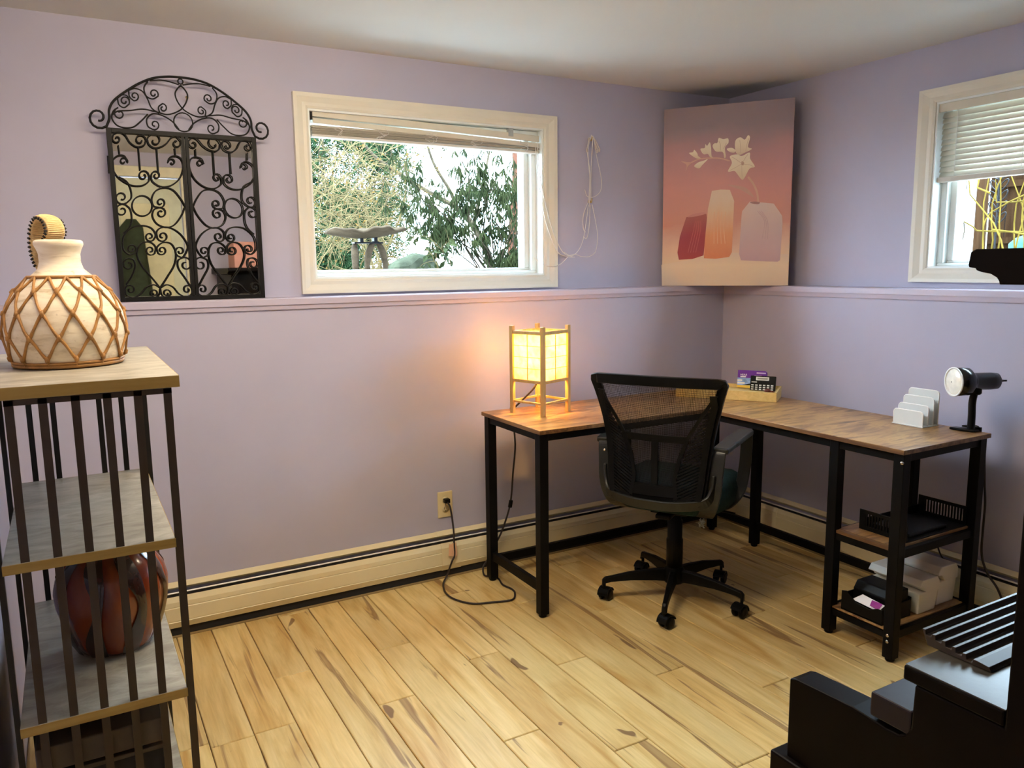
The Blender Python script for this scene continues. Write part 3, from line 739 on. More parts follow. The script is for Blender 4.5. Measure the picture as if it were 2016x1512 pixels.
# lower support: two slotted gussets and a pair of lumbar pads behind the mesh
for s_ in (-1, 1):
    g = MB(XC); a0 = lambda z, y: (bx(z, y) - .014, s_ * y, z)
    def quad(p1, p2, p3, p4, t=.007):
        P1 = [Vector(q) for q in (p1, p2, p3, p4)]; o_ = Vector((t, 0, 0))
        g.add(P1 + [q - o_ for q in P1], [(0, 1, 2, 3), (7, 6, 5, 4), (0, 4, 5, 1), (1, 5, 6, 2), (2, 6, 7, 3), (3, 7, 4, 0)])
    # outer strut and inner slanted edge, joined by thin diagonal louvres
    ed = [(.90, .222, .213), (.86, .226, .188), (.80, .212, .150), (.74, .200, .115), (.66, .190, .085), (.58, .184, .070), (.51, .176, .080)]
    for (z1, o1, i1), (z2, o2, i2) in zip(ed[:-1], ed[1:]):
        quad(a0(z1, i1), a0(z1, i1 + .014), a0(z2, i2 + .014), a0(z2, i2))
        quad(a0(z1, o1 - .022), a0(z1, o1), a0(z2, o2), a0(z2, o2 - .022))
    nl = 30
    for i in range(nl):
        z = .885 - i * (.885 - .515) / nl
        for (z1, o1, i1), (z2, o2, i2) in zip(ed[:-1], ed[1:]):
            if z2 <= z <= z1:
                t_ = (z1 - z) / (z1 - z2); oo = o1 + (o2 - o1) * t_ - .012; ii = i1 + (i2 - i1) * t_ + .006
        zz = z - (oo - ii) * .55
        quad(a0(z, oo), a0(z - .007, oo), a0(max(zz, .5) - .007, ii), a0(max(zz, .5), ii))
    g.build('back_gusset', m_plastic, ch)
g = MB(XC)
for (z1, z2, w1, w2) in ((.742, .716, .125, .128), (.555, .515, .080, .10)):
    a = [(bx(z, y) - .013, y, z) for z, y in ((z1, -w1), (z1, w1), (z2, w2), (z2, -w2))]; o_ = Vector((.008, 0, 0))
    n = 9; vs = []
    for q in range(n):
        y = -w1 + 2 * w1 * q / (n - 1)
        for z in (z1, z2): 
            vs.append((bx(z, y) - .012, y, z)); vs.append((bx(z, y) - .020, y, z))
    fs = [(0, 2, 3, 1), tuple(4 * (n - 1) + k for k in (0, 1, 3, 2))]
    for q in range(n - 1):
        b0 = 4 * q; fs += [(b0, b0 + 4, b0 + 6, b0 + 2), (b0 + 1, b0 + 3, b0 + 7, b0 + 5), (b0, b0 + 1, b0 + 5, b0 + 4), (b0 + 2, b0 + 6, b0 + 7, b0 + 3)]
    g.add(vs, fs)
n = 2
for y0, y1 in ((-.012, .012),):
    g.box((bx(.64, 0) - .020, y0, .515), (bx(.64, 0) - .012, y1, .725))
g.build('lumbar_brace', m_plastic, ch)
# U shaped bracket behind the back that ties both arms together
ub = crom([(-.225, .213, .60), (-.236, .206, .535), (-.262, .180, .497), (-.292, .09, .484), (-.300, 0, .482), (-.292, -.09, .484), (-.262, -.180, .497), (-.236, -.206, .535), (-.225, -.213, .60)], 5)
MB(XC).strip(ub, [(-.35, 0, 1)] * len(ub), .040, .011).build('arm_bracket', m_plastic2, ch, .003)
MB(XC).bar((-.285, 0, .475), (-.10, 0, .398), .07, .012, (0, 0, 1)).build('back_support', m_plastic, ch, .003)
for s_ in (-1, 1):
    lat = lambda p: (p[0], s_ * p[1], p[2])
    loop_ = crom([lat(q) for q in ((-.06, .13, .405), (-.16, .160, .420), (-.212, .188, .462), (-.226, .207, .53), (-.222, .213, .61), (-.214, .217, .675), (-.198, .220, .692))], 5)
    MB(XC).strip(loop_, (0, 1, 0), [.062] * 6 + [.058] * (len(loop_) - 6), .012).build('arm_rear_post', m_plastic2, ch, .003)
    pad = crom([lat(q) for q in ((-.215, .226, .690), (-.10, .236, .698), (.03, .248, .706), (.085, .253, .709))], 5)
    MB(XC).strip(pad, (0, 1, 0), [.058] * 5 + [.062] * (len(pad) - 5), .022).build('armrest_pad', m_plastic2, ch, .006)
    frp = crom([lat(q) for q in ((.078, .253, .705), (.098, .253, .690), (.104, .252, .62), (.098, .248, .55), (.080, .236, .47), (.045, .20, .418), (.0, .15, .402))], 5)
    MB(XC).strip(frp, (0, 1, 0), [.046] * len(frp), .012).build('arm_front_post', m_plastic2, ch, .003)
MB(XC).lathe([(.006, 0), (.006, .004), (.003, .006)], (-.230, .215, .655), 10, (-1, 0, 0)).build('bolt', m_chrome, ch)

# ------------------------------------------------------------------ things on the desk
# wooden lap box standing across the corner
f0 = Vector((-.600, -.320, ZT)); f1 = Vector((-.345, -.690, ZT)); ux = (f1 - f0).normalized(); uy = Vector((-ux.y, ux.x, 0))   # uy points to the corner
XB = Matrix(((ux.x, uy.x, 0, f0.x), (ux.y, uy.y, 0, f0.y), (0, 0, 1, ZT), (0, 0, 0, 1))); LB = (f1 - f0).length; DB = .165
wb = thing('wooden_box', 'low blond wooden box standing across the desk corner under the purple packet', 'box', (f0 + f1) / 2)
MB(XB).box((0, 0, .001), (LB, .010, .044)).build('front_board', m_pine, wb, .001)
MB(XB).box((0, DB - .010, .001), (LB, DB, .052)).build('back_board', m_pine, wb, .001)
for u in (0, LB - .010):
    MB(XB).add([(u, .0105, .001), (u + .010, .0105, .001), (u + .010, DB - .0105, .001), (u, DB - .0105, .001), (u, .0105, .044), (u + .010, .0105, .044), (u + .010, DB - .0105, .052), (u, DB - .0105, .052)],
               [(0, 3, 2, 1), (4, 5, 6, 7), (0, 1, 5, 4), (1, 2, 6, 5), (2, 3, 7, 6), (3, 0, 4, 7)]).build('side_board', m_pine, wb, .001)
MB(XB).box((.011, .011, .030), (LB - .011, DB - .011, .036)).build('tray_floor', m_pine, wb)
zb_ = .0365
pk = thing('purple_packet', 'purple and blue printed product packet propped in the wooden box', 'packet', XB @ Vector((.30, .12, zb_)))
XP = XB @ Matrix.Translation((.255, .132, zb_ + .003)) @ Matrix.Rotation(R(-8), 4, 'X')
MB(XP).prism([(0, 0), (.132, 0), (.132, .074), (.124, .082), (.0, .082)], 'xz', 0, .018).build('packet_body', m_purple, pk, .001)
MB(XP).box((0, -.0006, 0), (.132, 0, .012)).build('yellow_band', m_yellow, pk)
MB(XP).box((.0, -.0006, .012), (.132, 0, .046)).build('photo_band', m_photo, pk)
MB(XP).prism([(.022, .013), (.058, .013), (.098, .036), (.118, .043), (.07, .024)], 'xz', -.0012, -.0006).build('dark_print', m_dark, pk)
MB(XP).box((.0, -.0011, .030), (.022, -.0006, .038)).box((.0, -.0011, .018), (.034, -.0006, .026)).build('white_print', m_whitep, pk)
MB(XP).box((.085, -.0006, .068), (.126, 0, .074)).box((.076, -.0006, .052), (.108, 0, .060)).build('lilac_print', m_lilac, pk)
text_obj('HEAR', .0125, XP @ Matrix.Translation((.012, -.0006, .0565)) @ Matrix.Rotation(R(90), 4, 'X'), m_whitep, pk, 'lettering')
MB(XP).box((.013, -.0009, .049), (.038, 0, .054)).build('white_print', m_whitep, pk)
kc = thing('pocket_calculator', 'black pocket calculator with pale keys leaning in the wooden box', 'calculator', XB @ Vector((.38, .09, zb_)))
XK = XB @ Matrix.Translation((.321, .078, zb_ + .003)) @ Matrix.Rotation(R(-16), 4, 'X')
MB(XK).box((0, 0, .0), (.112, .009, .067)).build('calculator_body', m_black, kc, .002)
MB(XK).box((.025, -.0012, .046), (.082, 0, .062)).build('display_bezel', m_keys, kc)
MB(XK).box((.031, -.0018, .050), (.076, -.0012, .057)).build('display', mat('lcd_grey', (.22, .23, .18), .3), kc)
MB(XK).box((.006, -.0008, .036), (.030, 0, .039)).build('maker_strip', m_keys, kc)
for r_ in range(3):
    for c_ in range(6):
        MB(XK).box((.006 + c_ * .0172, -.0022, .021 - r_ * .0095), (.0165 + c_ * .0172, 0, .026 - r_ * .0095)).build('key', m_keys if c_ < 4 or r_ > 0 else m_whitep, kc)
bn = MB(XB); rr = random.Random(5)
bn.lathe([(.001, 0), (.013, .002), (.016, .008), (.010, .015), (.001, .018)], (.405, .045, zb_), 12)
bn.lathe([(.001, 0), (.008, .001), (.010, .005), (.001, .009)], (.425, .043, zb_), 10)
tag(bn.build('polished_pebble', m_red, None, 0, XB @ Vector((.405, .045, zb_))), 'small red-brown pebble lying in front of the pocket calculator', 'pebble')

# letter sorter
ls = thing('letter_sorter', 'frosted white letter sorter with four rising dividers on the desk', 'letter sorter', (-.28, -1.30, ZT))
MB().box((-.325, -1.363, ZT), (-.228, -1.238, ZT + .004)).build('sorter_base', m_letter, ls, .001)
for x, h, ey in ((-.321, .058, 0), (-.292, .078, .001), (-.263, .106, .002), (-.234, .130, .002)):
    r_ = .012; y0, y1 = -1.360 - ey, -1.241; z0, z1 = ZT + .004, ZT + h
    poly = [(y0, z0), (y1, z0), (y1, z1 - r_)] + [(y1 - r_ + r_ * math.cos(t), z1 - r_ + r_ * math.sin(t)) for t in (R(30), R(60), R(90))] + [(y0 + r_ - r_ * math.sin(t), z1 - r_ + r_ * math.cos(t)) for t in (0, R(30), R(60), R(90))]
    dv = MB().prism(poly, 'yz', x, x + .0035).build('divider', m_letter, ls, .001)
    MB().tube([(x + .0017, a, c) for a, c in poly], .0026, 6, True).build('divider_rim', m_white, dv)

# clamp lamp
cl = thing('clamp_lamp', 'black clamp lamp with a round reflector bulb at the desk end', 'lamp', (-.235, -1.475, ZT))
cb = MB().prism([(-.262, -1.425), (-.232, -1.432), (-.212, -1.50), (-.218, -1.512), (-.245, -1.508), (-.258, -1.475)], 'xy', ZT + .001, ZT + .010).build('clamp_plate', m_plastic, cl, .003)
MB().prism([(-.232, -1.452), (-.196, -1.466), (-.188, -1.486), (-.200, -1.500), (-.224, -1.498)], 'xy', ZT + .011, ZT + .018).build('clamp_jaw', m_plastic, cl, .003)
MB().box((-.232, -1.508, ZT - .034), (-.196, -1.480, ZT - .028)).box((-.201, -1.506, ZT - .034), (-.194, -1.482, ZT + .014)).build('clamp_spring', m_black, cl)
MB().tube(crom([(-.232, -1.488, ZT + .008), (-.233, -1.488, ZT + .06), (-.232, -1.486, ZT + .11), (-.226, -1.490, ZT + .155)], 6), .0125, 12).build('gooseneck', m_plastic, cl)
hd = Vector((-.90, .43, 0)).normalized(); hc = Vector((-.222, -1.490, ZT + .183))
MB().lathe([(.004, -.100), (.006, -.085), (.020, -.082), (.029, -.074), (.031, -.05), (.031, .01), (.036, .022), (.050, .036), (.051, .085), (.049, .085)], hc, 32, hd, False).build('lamp_shade', mat('gloss_black', (.004, .0042, .0042), .2), cl)
MB().lathe([(.0495, .083), (.053, .084), (.053, .088), (.0475, .088), (.0465, .083)], hc, 32, hd, False).build('shade_rim', m_white, cl)
MB().lathe([(.047, .084), (.040, .088), (.022, .093), (.002, .095)], hc, 32, hd, False).build('reflector_bulb', m_bulb, cl)
MB().lathe([(.014, 0), (.019, .006), (.019, .022), (.014, .028)], hc + Vector((0, 0, -.048)), 16).build('swivel', m_plastic, cl)
MB().tube([hc - hd * .098, hc - hd * .112], .0035, 8).build('switch_knob', m_plastic, cl)
MB().tube(crom([(-.190, -1.498, ZT - .01), (-.165, -1.502, .70), (-.150, -1.500, .62), (-.128, -1.495, .53), (-.125, -1.500, .46), (-.135, -1.505, .36), (-.130, -1.505, .27), (-.112, -1.520, .20), (-.092, -1.550, .145), (-.086, -1.575, .085), (-.090, -1.580, .03), (-.10, -1.585, .004), (-.14, -1.62, .004), (-.20, -1.70, .0045)], 7), .0042, 7).build('power_cord', m_cord, cl)

# ------------------------------------------------------------------ things in the shelf tower
ty = thing('letter_tray', 'black slotted letter tray on the middle shelf of the desk', 'tray', (-.43, -1.40, .4035))
z0 = .4035
MB().box((-.600, -1.508, z0), (-.252, -1.322, z0 + .004)).build('tray_floor', m_plastic, ty, .001)
for x in (-.600, -.256):
    h = .074
    MB().box((x, -1.508, z0 + .004), (x + .004, -1.322, z0 + .016)).box((x, -1.508, z0 + h - .012), (x + .004, -1.322, z0 + h)).box((x, -1.508, z0 + .016), (x + .004, -1.496, z0 + h - .012)).box((x, -1.346, z0 + .016), (x + .004, -1.322, z0 + h - .012)).build('tray_side', m_plastic, ty)
    for i in range(13):
        y = -1.488 + i * .0115
        MB().box((x + .0005, y - .0028, z0 + .016), (x + .0035, y + .0028, z0 + h - .012)).build('tray_slat', m_plastic, ty)
MB().box((-.596, -1.326, z0 + .004), (-.256, -1.322, z0 + .035)).build('tray_end', m_plastic, ty)
tag(MB().box((-.560, -1.49, z0 + .0045), (-.34, -1.34, z0 + .018)).build('black_case', m_plastic, None, .004, (-.45, -1.415, z0)), 'flat black case lying in the slotted letter tray', 'case')
MB()
tag(MB().tube(crom([(-.190, -1.335, .400), (-.178, -1.338, .36), (-.170, -1.345, .30), (-.150, -1.365, .22), (-.10, -1.375, .185), (-.088, -1.38, .10), (-.092, -1.385, .01)], 7), .003, 7).build('loose_cable', m_cord, None, 0, (-.15, -1.36, .02)), 'thin black cable hanging behind the middle desk shelf', 'cable')
def filebox(x0, x1, y0, y1, z0, h, label):
    t = thing('file_box', label, 'box', ((x0 + x1) / 2, (y0 + y1) / 2, z0), 'white file boxes on the desk shelf')
    e = .005
    vs = [(x0 + e, y0 + e, z0), (x1 - e, y0 + e, z0), (x1 - e, y1 - e, z0), (x0 + e, y1 - e, z0), (x0, y0, z0 + h * .62), (x1, y0, z0 + h * .62), (x1, y1, z0 + h * .62), (x0, y1, z0 + h * .62)]
    MB().add(vs, [(0, 3, 2, 1), (4, 5, 6, 7), (0, 1, 5, 4), (1, 2, 6, 5), (2, 3, 7, 6), (3, 0, 4, 7)]).build('box_body', m_boxw, t, .004)
    za = z0 + h * .60; zl = z0 + h; o_ = .003; c = .012; cz = .02
    # lid with a stepped lower edge and chamfered top
    low = [(y0 - o_, za + .028), (y0 + .03, za + .030), (y0 + .055, za + .002), (y1 + o_, za)]
    poly = [(x0 - o_, za + .028), (x0 + .018, za + .026), (x0 + .036, za + .004), (x1 + o_, za), (x1 + o_, zl - cz), (x1 - c, zl), (x0 + c, zl), (x0 - o_, zl - cz)]
    lid = MB()
    n = len(poly); A = [(u, y0 - o_, v) for u, v in poly]; Bq = [(u, y1 + o_, v) for u, v in poly]
    A2 = []
    lid.add(A + Bq, [tuple(range(n)), tuple(range(2 * n - 1, n - 1, -1))] + [(i, i + n, (i + 1) % n + n, (i + 1) % n) for i in range(n)])
    lid.build('box_lid', m_boxw, t, .003)
    MB().box((x0 - .0045, (y0 + y1) / 2 - .022, za + .004), (x0 - .003, (y0 + y1) / 2 + .022, za + .022)).build('label_frame', m_white, t)
    return t
filebox(-.492, -.382, -1.500, -1.298, .1115, .128, 'front white lidded file box on the bottom desk shelf')
filebox(-.364, -.252, -1.488, -1.298, .1115, .148, 'taller white lidded file box behind the other on the bottom desk shelf')
bb = thing('black_desk_bin', 'black open desk bin on the bottom shelf beside white file boxes', 'bin', (-.60, -1.39, .1115))
XX = (-.675, -.515); YY = (-1.485, -1.320); z0 = .1115
MB().box((XX[0], YY[0], z0), (XX[1], YY[1], z0 + .004)).build('bin_floor', m_plastic, bb)
MB().prism([(YY[0], z0), (YY[1], z0), (YY[1], z0 + .07), (YY[1] - .02, z0 + .075), (YY[1] - .06, z0 + .045), (YY[0] + .05, z0 + .040), (YY[0] + .02, z0 + .055), (YY[0], z0 + .055)], 'yz', XX[0], XX[0] + .004).build('bin_front', m_plastic, bb, .001)
MB().box((XX[1] - .004, YY[0], z0), (XX[1], YY[1], z0 + .07)).build('bin_back', m_plastic, bb)
for y in (YY[0], YY[1] - .004): MB().box((XX[0] + .0045, y, z0 + .0045), (XX[1] - .0045, y + .004, z0 + .06)).build('bin_side', m_plastic, bb)
tag(MB().prism([(-.625, z0 + .0045), (-.522, z0 + .0045), (-.522, z0 + .102), (-.605, z0 + .102), (-.625, z0 + .075)], 'xz', -1.478, -1.330).build('black_box', m_plastic, None, .004, (-.57, -1.40, z0)), 'plain black box standing inside the black desk bin', 'box')
tag(MB().add([(-.668, -1.36, z0 + .050), (-.645, -1.385, z0 + .072), (-.640, -1.470, z0 + .060), (-.662, -1.462, z0 + .040), (-.668, -1.36, z0 + .049), (-.645, -1.385, z0 + .071), (-.640, -1.470, z0 + .059), (-.662, -1.462, z0 + .039)], [(0, 1, 2, 3), (7, 6, 5, 4), (0, 4, 5, 1), (1, 5, 6, 2), (2, 6, 7, 3), (3, 7, 4, 0)]).build('folded_paper', m_paper, None, 0, (-.65, -1.42, z0 + .05)), 'folded white paper slip tucked in the black desk bin', 'paper')
tag(MB().add([(-.666, -1.430, z0 + .0525), (-.648, -1.425, z0 + .066), (-.641, -1.462, z0 + .0625), (-.661, -1.460, z0 + .045), (-.666, -1.430, z0 + .0515), (-.648, -1.425, z0 + .065), (-.641, -1.462, z0 + .0615), (-.661, -1.460, z0 + .044)], [(0, 1, 2, 3), (7, 6, 5, 4), (0, 4, 5, 1), (1, 5, 6, 2), (2, 6, 7, 3), (3, 7, 4, 0)]).build('magenta_card', m_magenta, None, 0, (-.655, -1.445, z0 + .05)), 'magenta and white card lying on the folded paper slip', 'card')
# cable end hanging from the desk rail behind the chair
pc_ = thing('cable_end', 'short black cable end with a pale plastic tie beneath the desk', 'cable', (-.36, -.30, .02))
MB().tube(crom([(-.40, -.20, .150), (-.375, -.215, .155), (-.350, -.230, .140), (-.345, -.235, .10), (-.345, -.240, .085)], 6), .005, 8).build('cable', m_cord, pc_)
g = MB(); rr = random.Random(2)
for i in range(9):
    g.tube(crom([(-.345 + rr.uniform(-.02, .02), -.245 + rr.uniform(-.01, .01), .085 - j * .02 + rr.uniform(-.01, .01)) for j in range(3)], 4), .0022, 5)
g.build('cable_tie', mat('pale_tie', (.62, .60, .45), .5), pc_)

# ------------------------------------------------------------------ painting leaning in the corner
BLp = Vector((-.356, .080, 1.2535)); BRp = Vector((.011, -.416, 1.2535))
pu = (BRp - BLp).normalized(); pn = Vector((pu.y, -pu.x, 0)); pn = pn if pn.dot(Vector((-1, -1, 0))) > 0 else -pn
PWd = (BRp - BLp).length; PHt = .874
up = Vector((0, 0, 1)) + pn * .012; up.normalize()
XPA = Matrix(((pu.x, -pn.x, up.x, BLp.x), (pu.y, -pn.y, up.y, BLp.y), (pu.z, -pn.z, up.z, BLp.z), (0, 0, 0, 1)))
pt_ = thing('canvas_painting', 'unframed painting of three vases and white flowers leaning in the corner', 'painting', (BLp + BRp) / 2)
def canvas_mat():
    m, nt, b = new_mat('painted_canvas')
    tc = nt.nodes.new('ShaderNodeTexCoord'); sp = nt.nodes.new('ShaderNodeSeparateXYZ'); lnk(nt, tc.outputs['UV'], sp.inputs[0])
    n1 = nz(nt, tc.outputs['UV'], 3.0, 3, .5, .6)
    ad = nt.nodes.new('ShaderNodeMath'); ad.operation = 'MULTIPLY_ADD'; ad.inputs[1].default_value = .22
    lnk(nt, n1, ad.inputs[0]); lnk(nt, sp.outputs['Y'], ad.inputs[2])
    c = ramp(nt, ad.outputs[0], [(.11, (.76, .62, .49)), (.24, (.88, .68, .47)), (.33, (.84, .58, .44)), (.46, (.67, .32, .25)), (.66, (.66, .32, .29)), (.85, (.52, .29, .30)), (.97, (.35, .26, .285)), (1.0, (.32, .245, .27))])
    lnk(nt, c, b.inputs['Base Color']); b.inputs['Roughness'].default_value = .6
    bump(nt, b, nz(nt, coords(nt), 350, 2), .12, .0008); return m
MBc = MB(XPA).box((0, .0, 0), (PWd, .020, PHt)).build('canvas', canvas_mat(), pt_, 0)
uvl = MBc.data.uv_layers.new(name='UVMap'); XI = XPA.inverted()
for l_ in MBc.data.loops:
    q = XI @ (MBc.data.vertices[l_.vertex_index].co + pt_.location); uvl.data[l_.index].uv = (q.x / PWd * .7, q.z / PHt)
# painted shapes: traced in fractions of the canvas, as flat paint a fraction of a millimetre thick
def cq(px, py):      # crop pixel (zoomed painting) -> canvas fractions
    # corners of the canvas in that crop: TL(122,175) TR(975,130) BL(80,1383) BR(935,1380)
    v = .5; u = .5
    for _ in range(12):
        xl_ = 80 + (122 - 80) * v; xr_ = 935 + (975 - 935) * v; u = (px - xl_) / (xr_ - xl_)
        yb_ = 1383 + (1380 - 1383) * u; yt_ = 175 + (130 - 175) * u; v = (yb_ - py) / (yb_ - yt_)
    return u * PWd, v * PHt
def grad_mat(name, stops, axis='Z'):
    m, nt, b = new_mat(name); tc = nt.nodes.new('ShaderNodeTexCoord'); sp = nt.nodes.new('ShaderNodeSeparateXYZ')
    lnk(nt, tc.outputs['Generated'], sp.inputs[0])
    n1 = nz(nt, tc.outputs['Generated'], 3, 2); ad = nt.nodes.new('ShaderNodeMath'); ad.operation = 'MULTIPLY_ADD'; ad.inputs[1].default_value = .2
    lnk(nt, n1, ad.inputs[0]); lnk(nt, sp.outputs[axis], ad.inputs[2])
    lnk(nt, ramp(nt, ad.outputs[0], stops), b.inputs['Base Color']); b.inputs['Roughness'].default_value = .6; return m
LAY = [0]
def paint(poly, m, name='painted_shape', smooth=True):
    pts = [Vector((*cq(*q), 0)) for q in poly]
    if smooth: pts = crom(pts, 4, True)
    LAY[0] += 1; d = -.0003 - .00008 * LAY[0]; n = len(pts)
    vs = [(q.x, d, q.y) for q in pts] + [(q.x, .0001, q.y) for q in pts]
    return MB(XPA).add(vs, [tuple(range(n)), tuple(range(2 * n - 1, n - 1, -1))] + [(i, i + n, (i + 1) % n + n, (i + 1) % n) for i in range(n)]).build(name, m, pt_)
mfl = grad_mat('petal_cream', [(.1, (.74, .60, .42)), (.6, (.88, .78, .60)), (1, (.90, .82, .66))])
mst = mat('stem_pink', (.68, .42, .32), .6, var=.1)
def brushline(pts, wpx, m):
    P = crom([Vector((*cq(*q), 0)) for q in pts], 6); LAY[0] += 1; d = -.0003 - .00008 * LAY[0]; hwid = wpx * PWd / 855 / 2; L_ = []; R_ = []
    for i, q in enumerate(P):
        t = (P[min(i + 1, len(P) - 1)] - P[max(i - 1, 0)]).normalized(); nn = Vector((-t.y, t.x, 0)); f = hwid
        L_.append(q + nn * f); R_.append(q - nn * f)
    n = len(P); vs = [(q.x, d, q.y) for q in L_ + R_]
    return MB(XPA).add(vs, [(i, i + 1, n + i + 1, n + i) for i in range(n - 1)]).build('painted_stem', m, pt_)
paint([(80, 1383), (936, 1380), (938, 1165), (560, 1150), (80, 1235)], grad_mat('painted_table', [(.1, (.76, .62, .49)), (.7, (.90, .73, .54)), (1.1, (.84, .66, .52))]), 'painted_table', False)
paint([(545, 690), (600, 695), (670, 715), (715, 770), (700, 770), (640, 730), (590, 710)], mat('leaf_pink', (.62, .36, .30), .6, var=.06), 'painted_leaf')
brushline([(745, 815), (738, 750), (715, 690), (680, 640)], 13, mst); brushline([(560, 530), (500, 512), (440, 508), (360, 512), (300, 535)], 8, mst)
paint([(205, 1200), (196, 1150), (215, 1040), (262, 905), (330, 890), (400, 885), (404, 910), (378, 1170), (300, 1195)], grad_mat('vase_crimson', [(.1, (.40, .055, .060)), (.6, (.36, .050, .075)), (1, (.42, .12, .11))]), 'painted_vase', False)
paint([(272, 905), (310, 885), (380, 874), (395, 884), (330, 900)], mat('vase_mouth', (.60, .27, .24), .6), 'painted_rim')
paint([(380, 1190), (385, 1100), (412, 850), (440, 728), (500, 721), (560, 724), (588, 800), (570, 1150), (552, 1182), (460, 1194)], grad_mat('vase_orange', [(.1, (.72, .25, .12)), (.45, (.80, .36, .18)), (.8, (.80, .58, .40)), (1.1, (.80, .64, .50))]), 'painted_vase', False)
paint([(630, 1205), (618, 1160), (636, 900), (640, 870), (690, 806), (760, 812), (845, 822), (898, 905), (900, 960), (885, 1205), (870, 1216), (760, 1212)], grad_mat('vase_mauve', [(.1, (.62, .42, .47)), (.5, (.68, .50, .51)), (1.0, (.76, .61, .57))]), 'painted_vase', False)
paint([(690, 812), (720, 806), (755, 812), (745, 824), (710, 820)], mat('vase_dark_mouth', (.40, .22, .22), .6), 'painted_rim')
for k in range(4): brushline([(300 + k * 18 - 30, 1150), (310 + k * 16, 1000), (325 + k * 12, 930)], 4, mat('vase_ridge_red', (.52, .13, .13), .6))
for k in range(4): brushline([(450 + k * 25, 1090), (452 + k * 22, 960), (455 + k * 26, 870)], 4, mat('vase_ridge_orange', (.84, .50, .30), .6))
for k in range(3): brushline([(770 + k * 18, 1060), (785 + k * 10, 940), (740 + k * 12, 870)], 4, mat('vase_ridge_mauve', (.62, .44, .46), .6))
flowers = [
 [(548, 600), (575, 545), (562, 500), (610, 488), (640, 500), (690, 478), (694, 520), (724, 572), (690, 585), (660, 640), (640, 658), (610, 620), (590, 598)],
 [(600, 470), (598, 400), (630, 376), (660, 392), (680, 365), (694, 380), (680, 440), (705, 455), (660, 478), (625, 492)],
 [(542, 450), (575, 444), (600, 462), (590, 476), (560, 470)],
 [(448, 430), (462, 410), (480, 408), (490, 376), (520, 385), (550, 380), (553, 410), (530, 440), (535, 500), (525, 510), (515, 470), (470, 465)],
 [(366, 445), (395, 440), (400, 415), (412, 425), (430, 403), (438, 440), (440, 490), (450, 505), (430, 500), (415, 480), (385, 480)],
 [(288, 470), (315, 465), (325, 450), (345, 475), (350, 492), (368, 508), (340, 508), (310, 490)],
 [(322, 560), (350, 535), (385, 525), (415, 515), (380, 550), (355, 575)]]
for f_ in flowers: paint(f_, mfl, 'painted_flower')
mfade = mat('petal_faded', (.66, .40, .32), .6, var=.05)
paint([(232, 525), (270, 530), (305, 535), (280, 560), (262, 592), (270, 550)], mfade, 'painted_flower')
paint([(640, 535), (655, 545), (650, 562), (636, 556)], mat('flower_heart', (.58, .38, .28), .6), 'painted_heart')
for q in ([(640, 550), (600, 520), (575, 505)], [(645, 545), (665, 510), (680, 490)], [(650, 555), (690, 560), (715, 572)], [(640, 560), (640, 600), (642, 640)], [(635, 555), (600, 575), (560, 595)], [(630, 480), (632, 440), (628, 395)], [(665, 470), (675, 420), (685, 385)], [(500, 460), (500, 420), (490, 395)], [(520, 450), (540, 410)]):
    brushline(q, 3, mat('petal_shadow', (.66, .53, .40), .6))

# ------------------------------------------------------------------ iron scroll mirror standing on the ledge
mr = thing('iron_scroll_mirror', 'arched black wrought-iron gate mirror with scrollwork standing on the ledge', 'mirror', (-2.62, .055, L))
MY = .050
def crop_to_wall(px, py):      # traced points -> the real plane of the ironwork
    A = {'ul': (200, 420), 'ur': (1055, 470), 'll': (262, 1410), 'lr': (1095, 1395)}
    return None
# panel frame: x from -2.872 to -2.367, bars .016 wide
fx0, fx1, fz0, fz1 = -2.874, -2.368, L + .001, 1.856; bwid = .016; xm = (fx0 + fx1) / 2
MB().box((fx0, .048, fz0), (fx0 + bwid, .062, fz1)).build('frame_side', m_iron, mr, .001)
MB().box((fx1 - bwid, .048, fz0), (fx1, .062, fz1)).build('frame_side', m_iron, mr, .001)
MB().box((fx0 + bwid, .048, fz1 - bwid), (fx1 - bwid, .062, fz1)).build('frame_rail', m_iron, mr, .001)
MB().box((fx0 + bwid, .048, fz0), (fx1 - bwid, .062, fz0 + bwid)).build('frame_rail', m_iron, mr, .001)
MB().box((xm - .012, .046, fz0 + bwid), (xm - .002, .060, fz1 - bwid)).build('frame_stile', m_iron, mr)
MB().box((xm + .002, .046, fz0 + bwid), (xm + .012, .060, fz1 - bwid)).build('frame_stile', m_iron, mr)
MB().box((fx0 + .006, .064, fz0 + .006), (fx1 - .006, .068, fz1 - .006)).build('mirror_glass', m_mirror, mr)
def spiral(c, p, turns, sgn, r1=.25):
    c = Vector((*c, 0)); p = Vector((*p, 0)); d = p - c; r0 = d.length; a0 = math.atan2(d.y, d.x); n = int(14 * turns)
    return [(c.x + (r0 + (r0 * r1 - r0) * k / n) * math.cos(a0 + sgn * 2 * PI * turns * k / n), c.y + (r0 + (r0 * r1 - r0) * k / n) * math.sin(a0 + sgn * 2 * PI * turns * k / n)) for k in range(1, n + 1)]
def scroll(pts, end=None, start=None):
    """pts in crop pixels; end/start = (centre, turns, sign) spiral finish"""
    P = [(q.x, q.y) for q in crom([(x, y, 0) for x, y in pts], 6)]
    if end: P = P + spiral(end[0], P[-1], end[1], end[2])
    if start: P = spiral(start[0], P[0], start[1], start[2])[::-1] + P
    return P
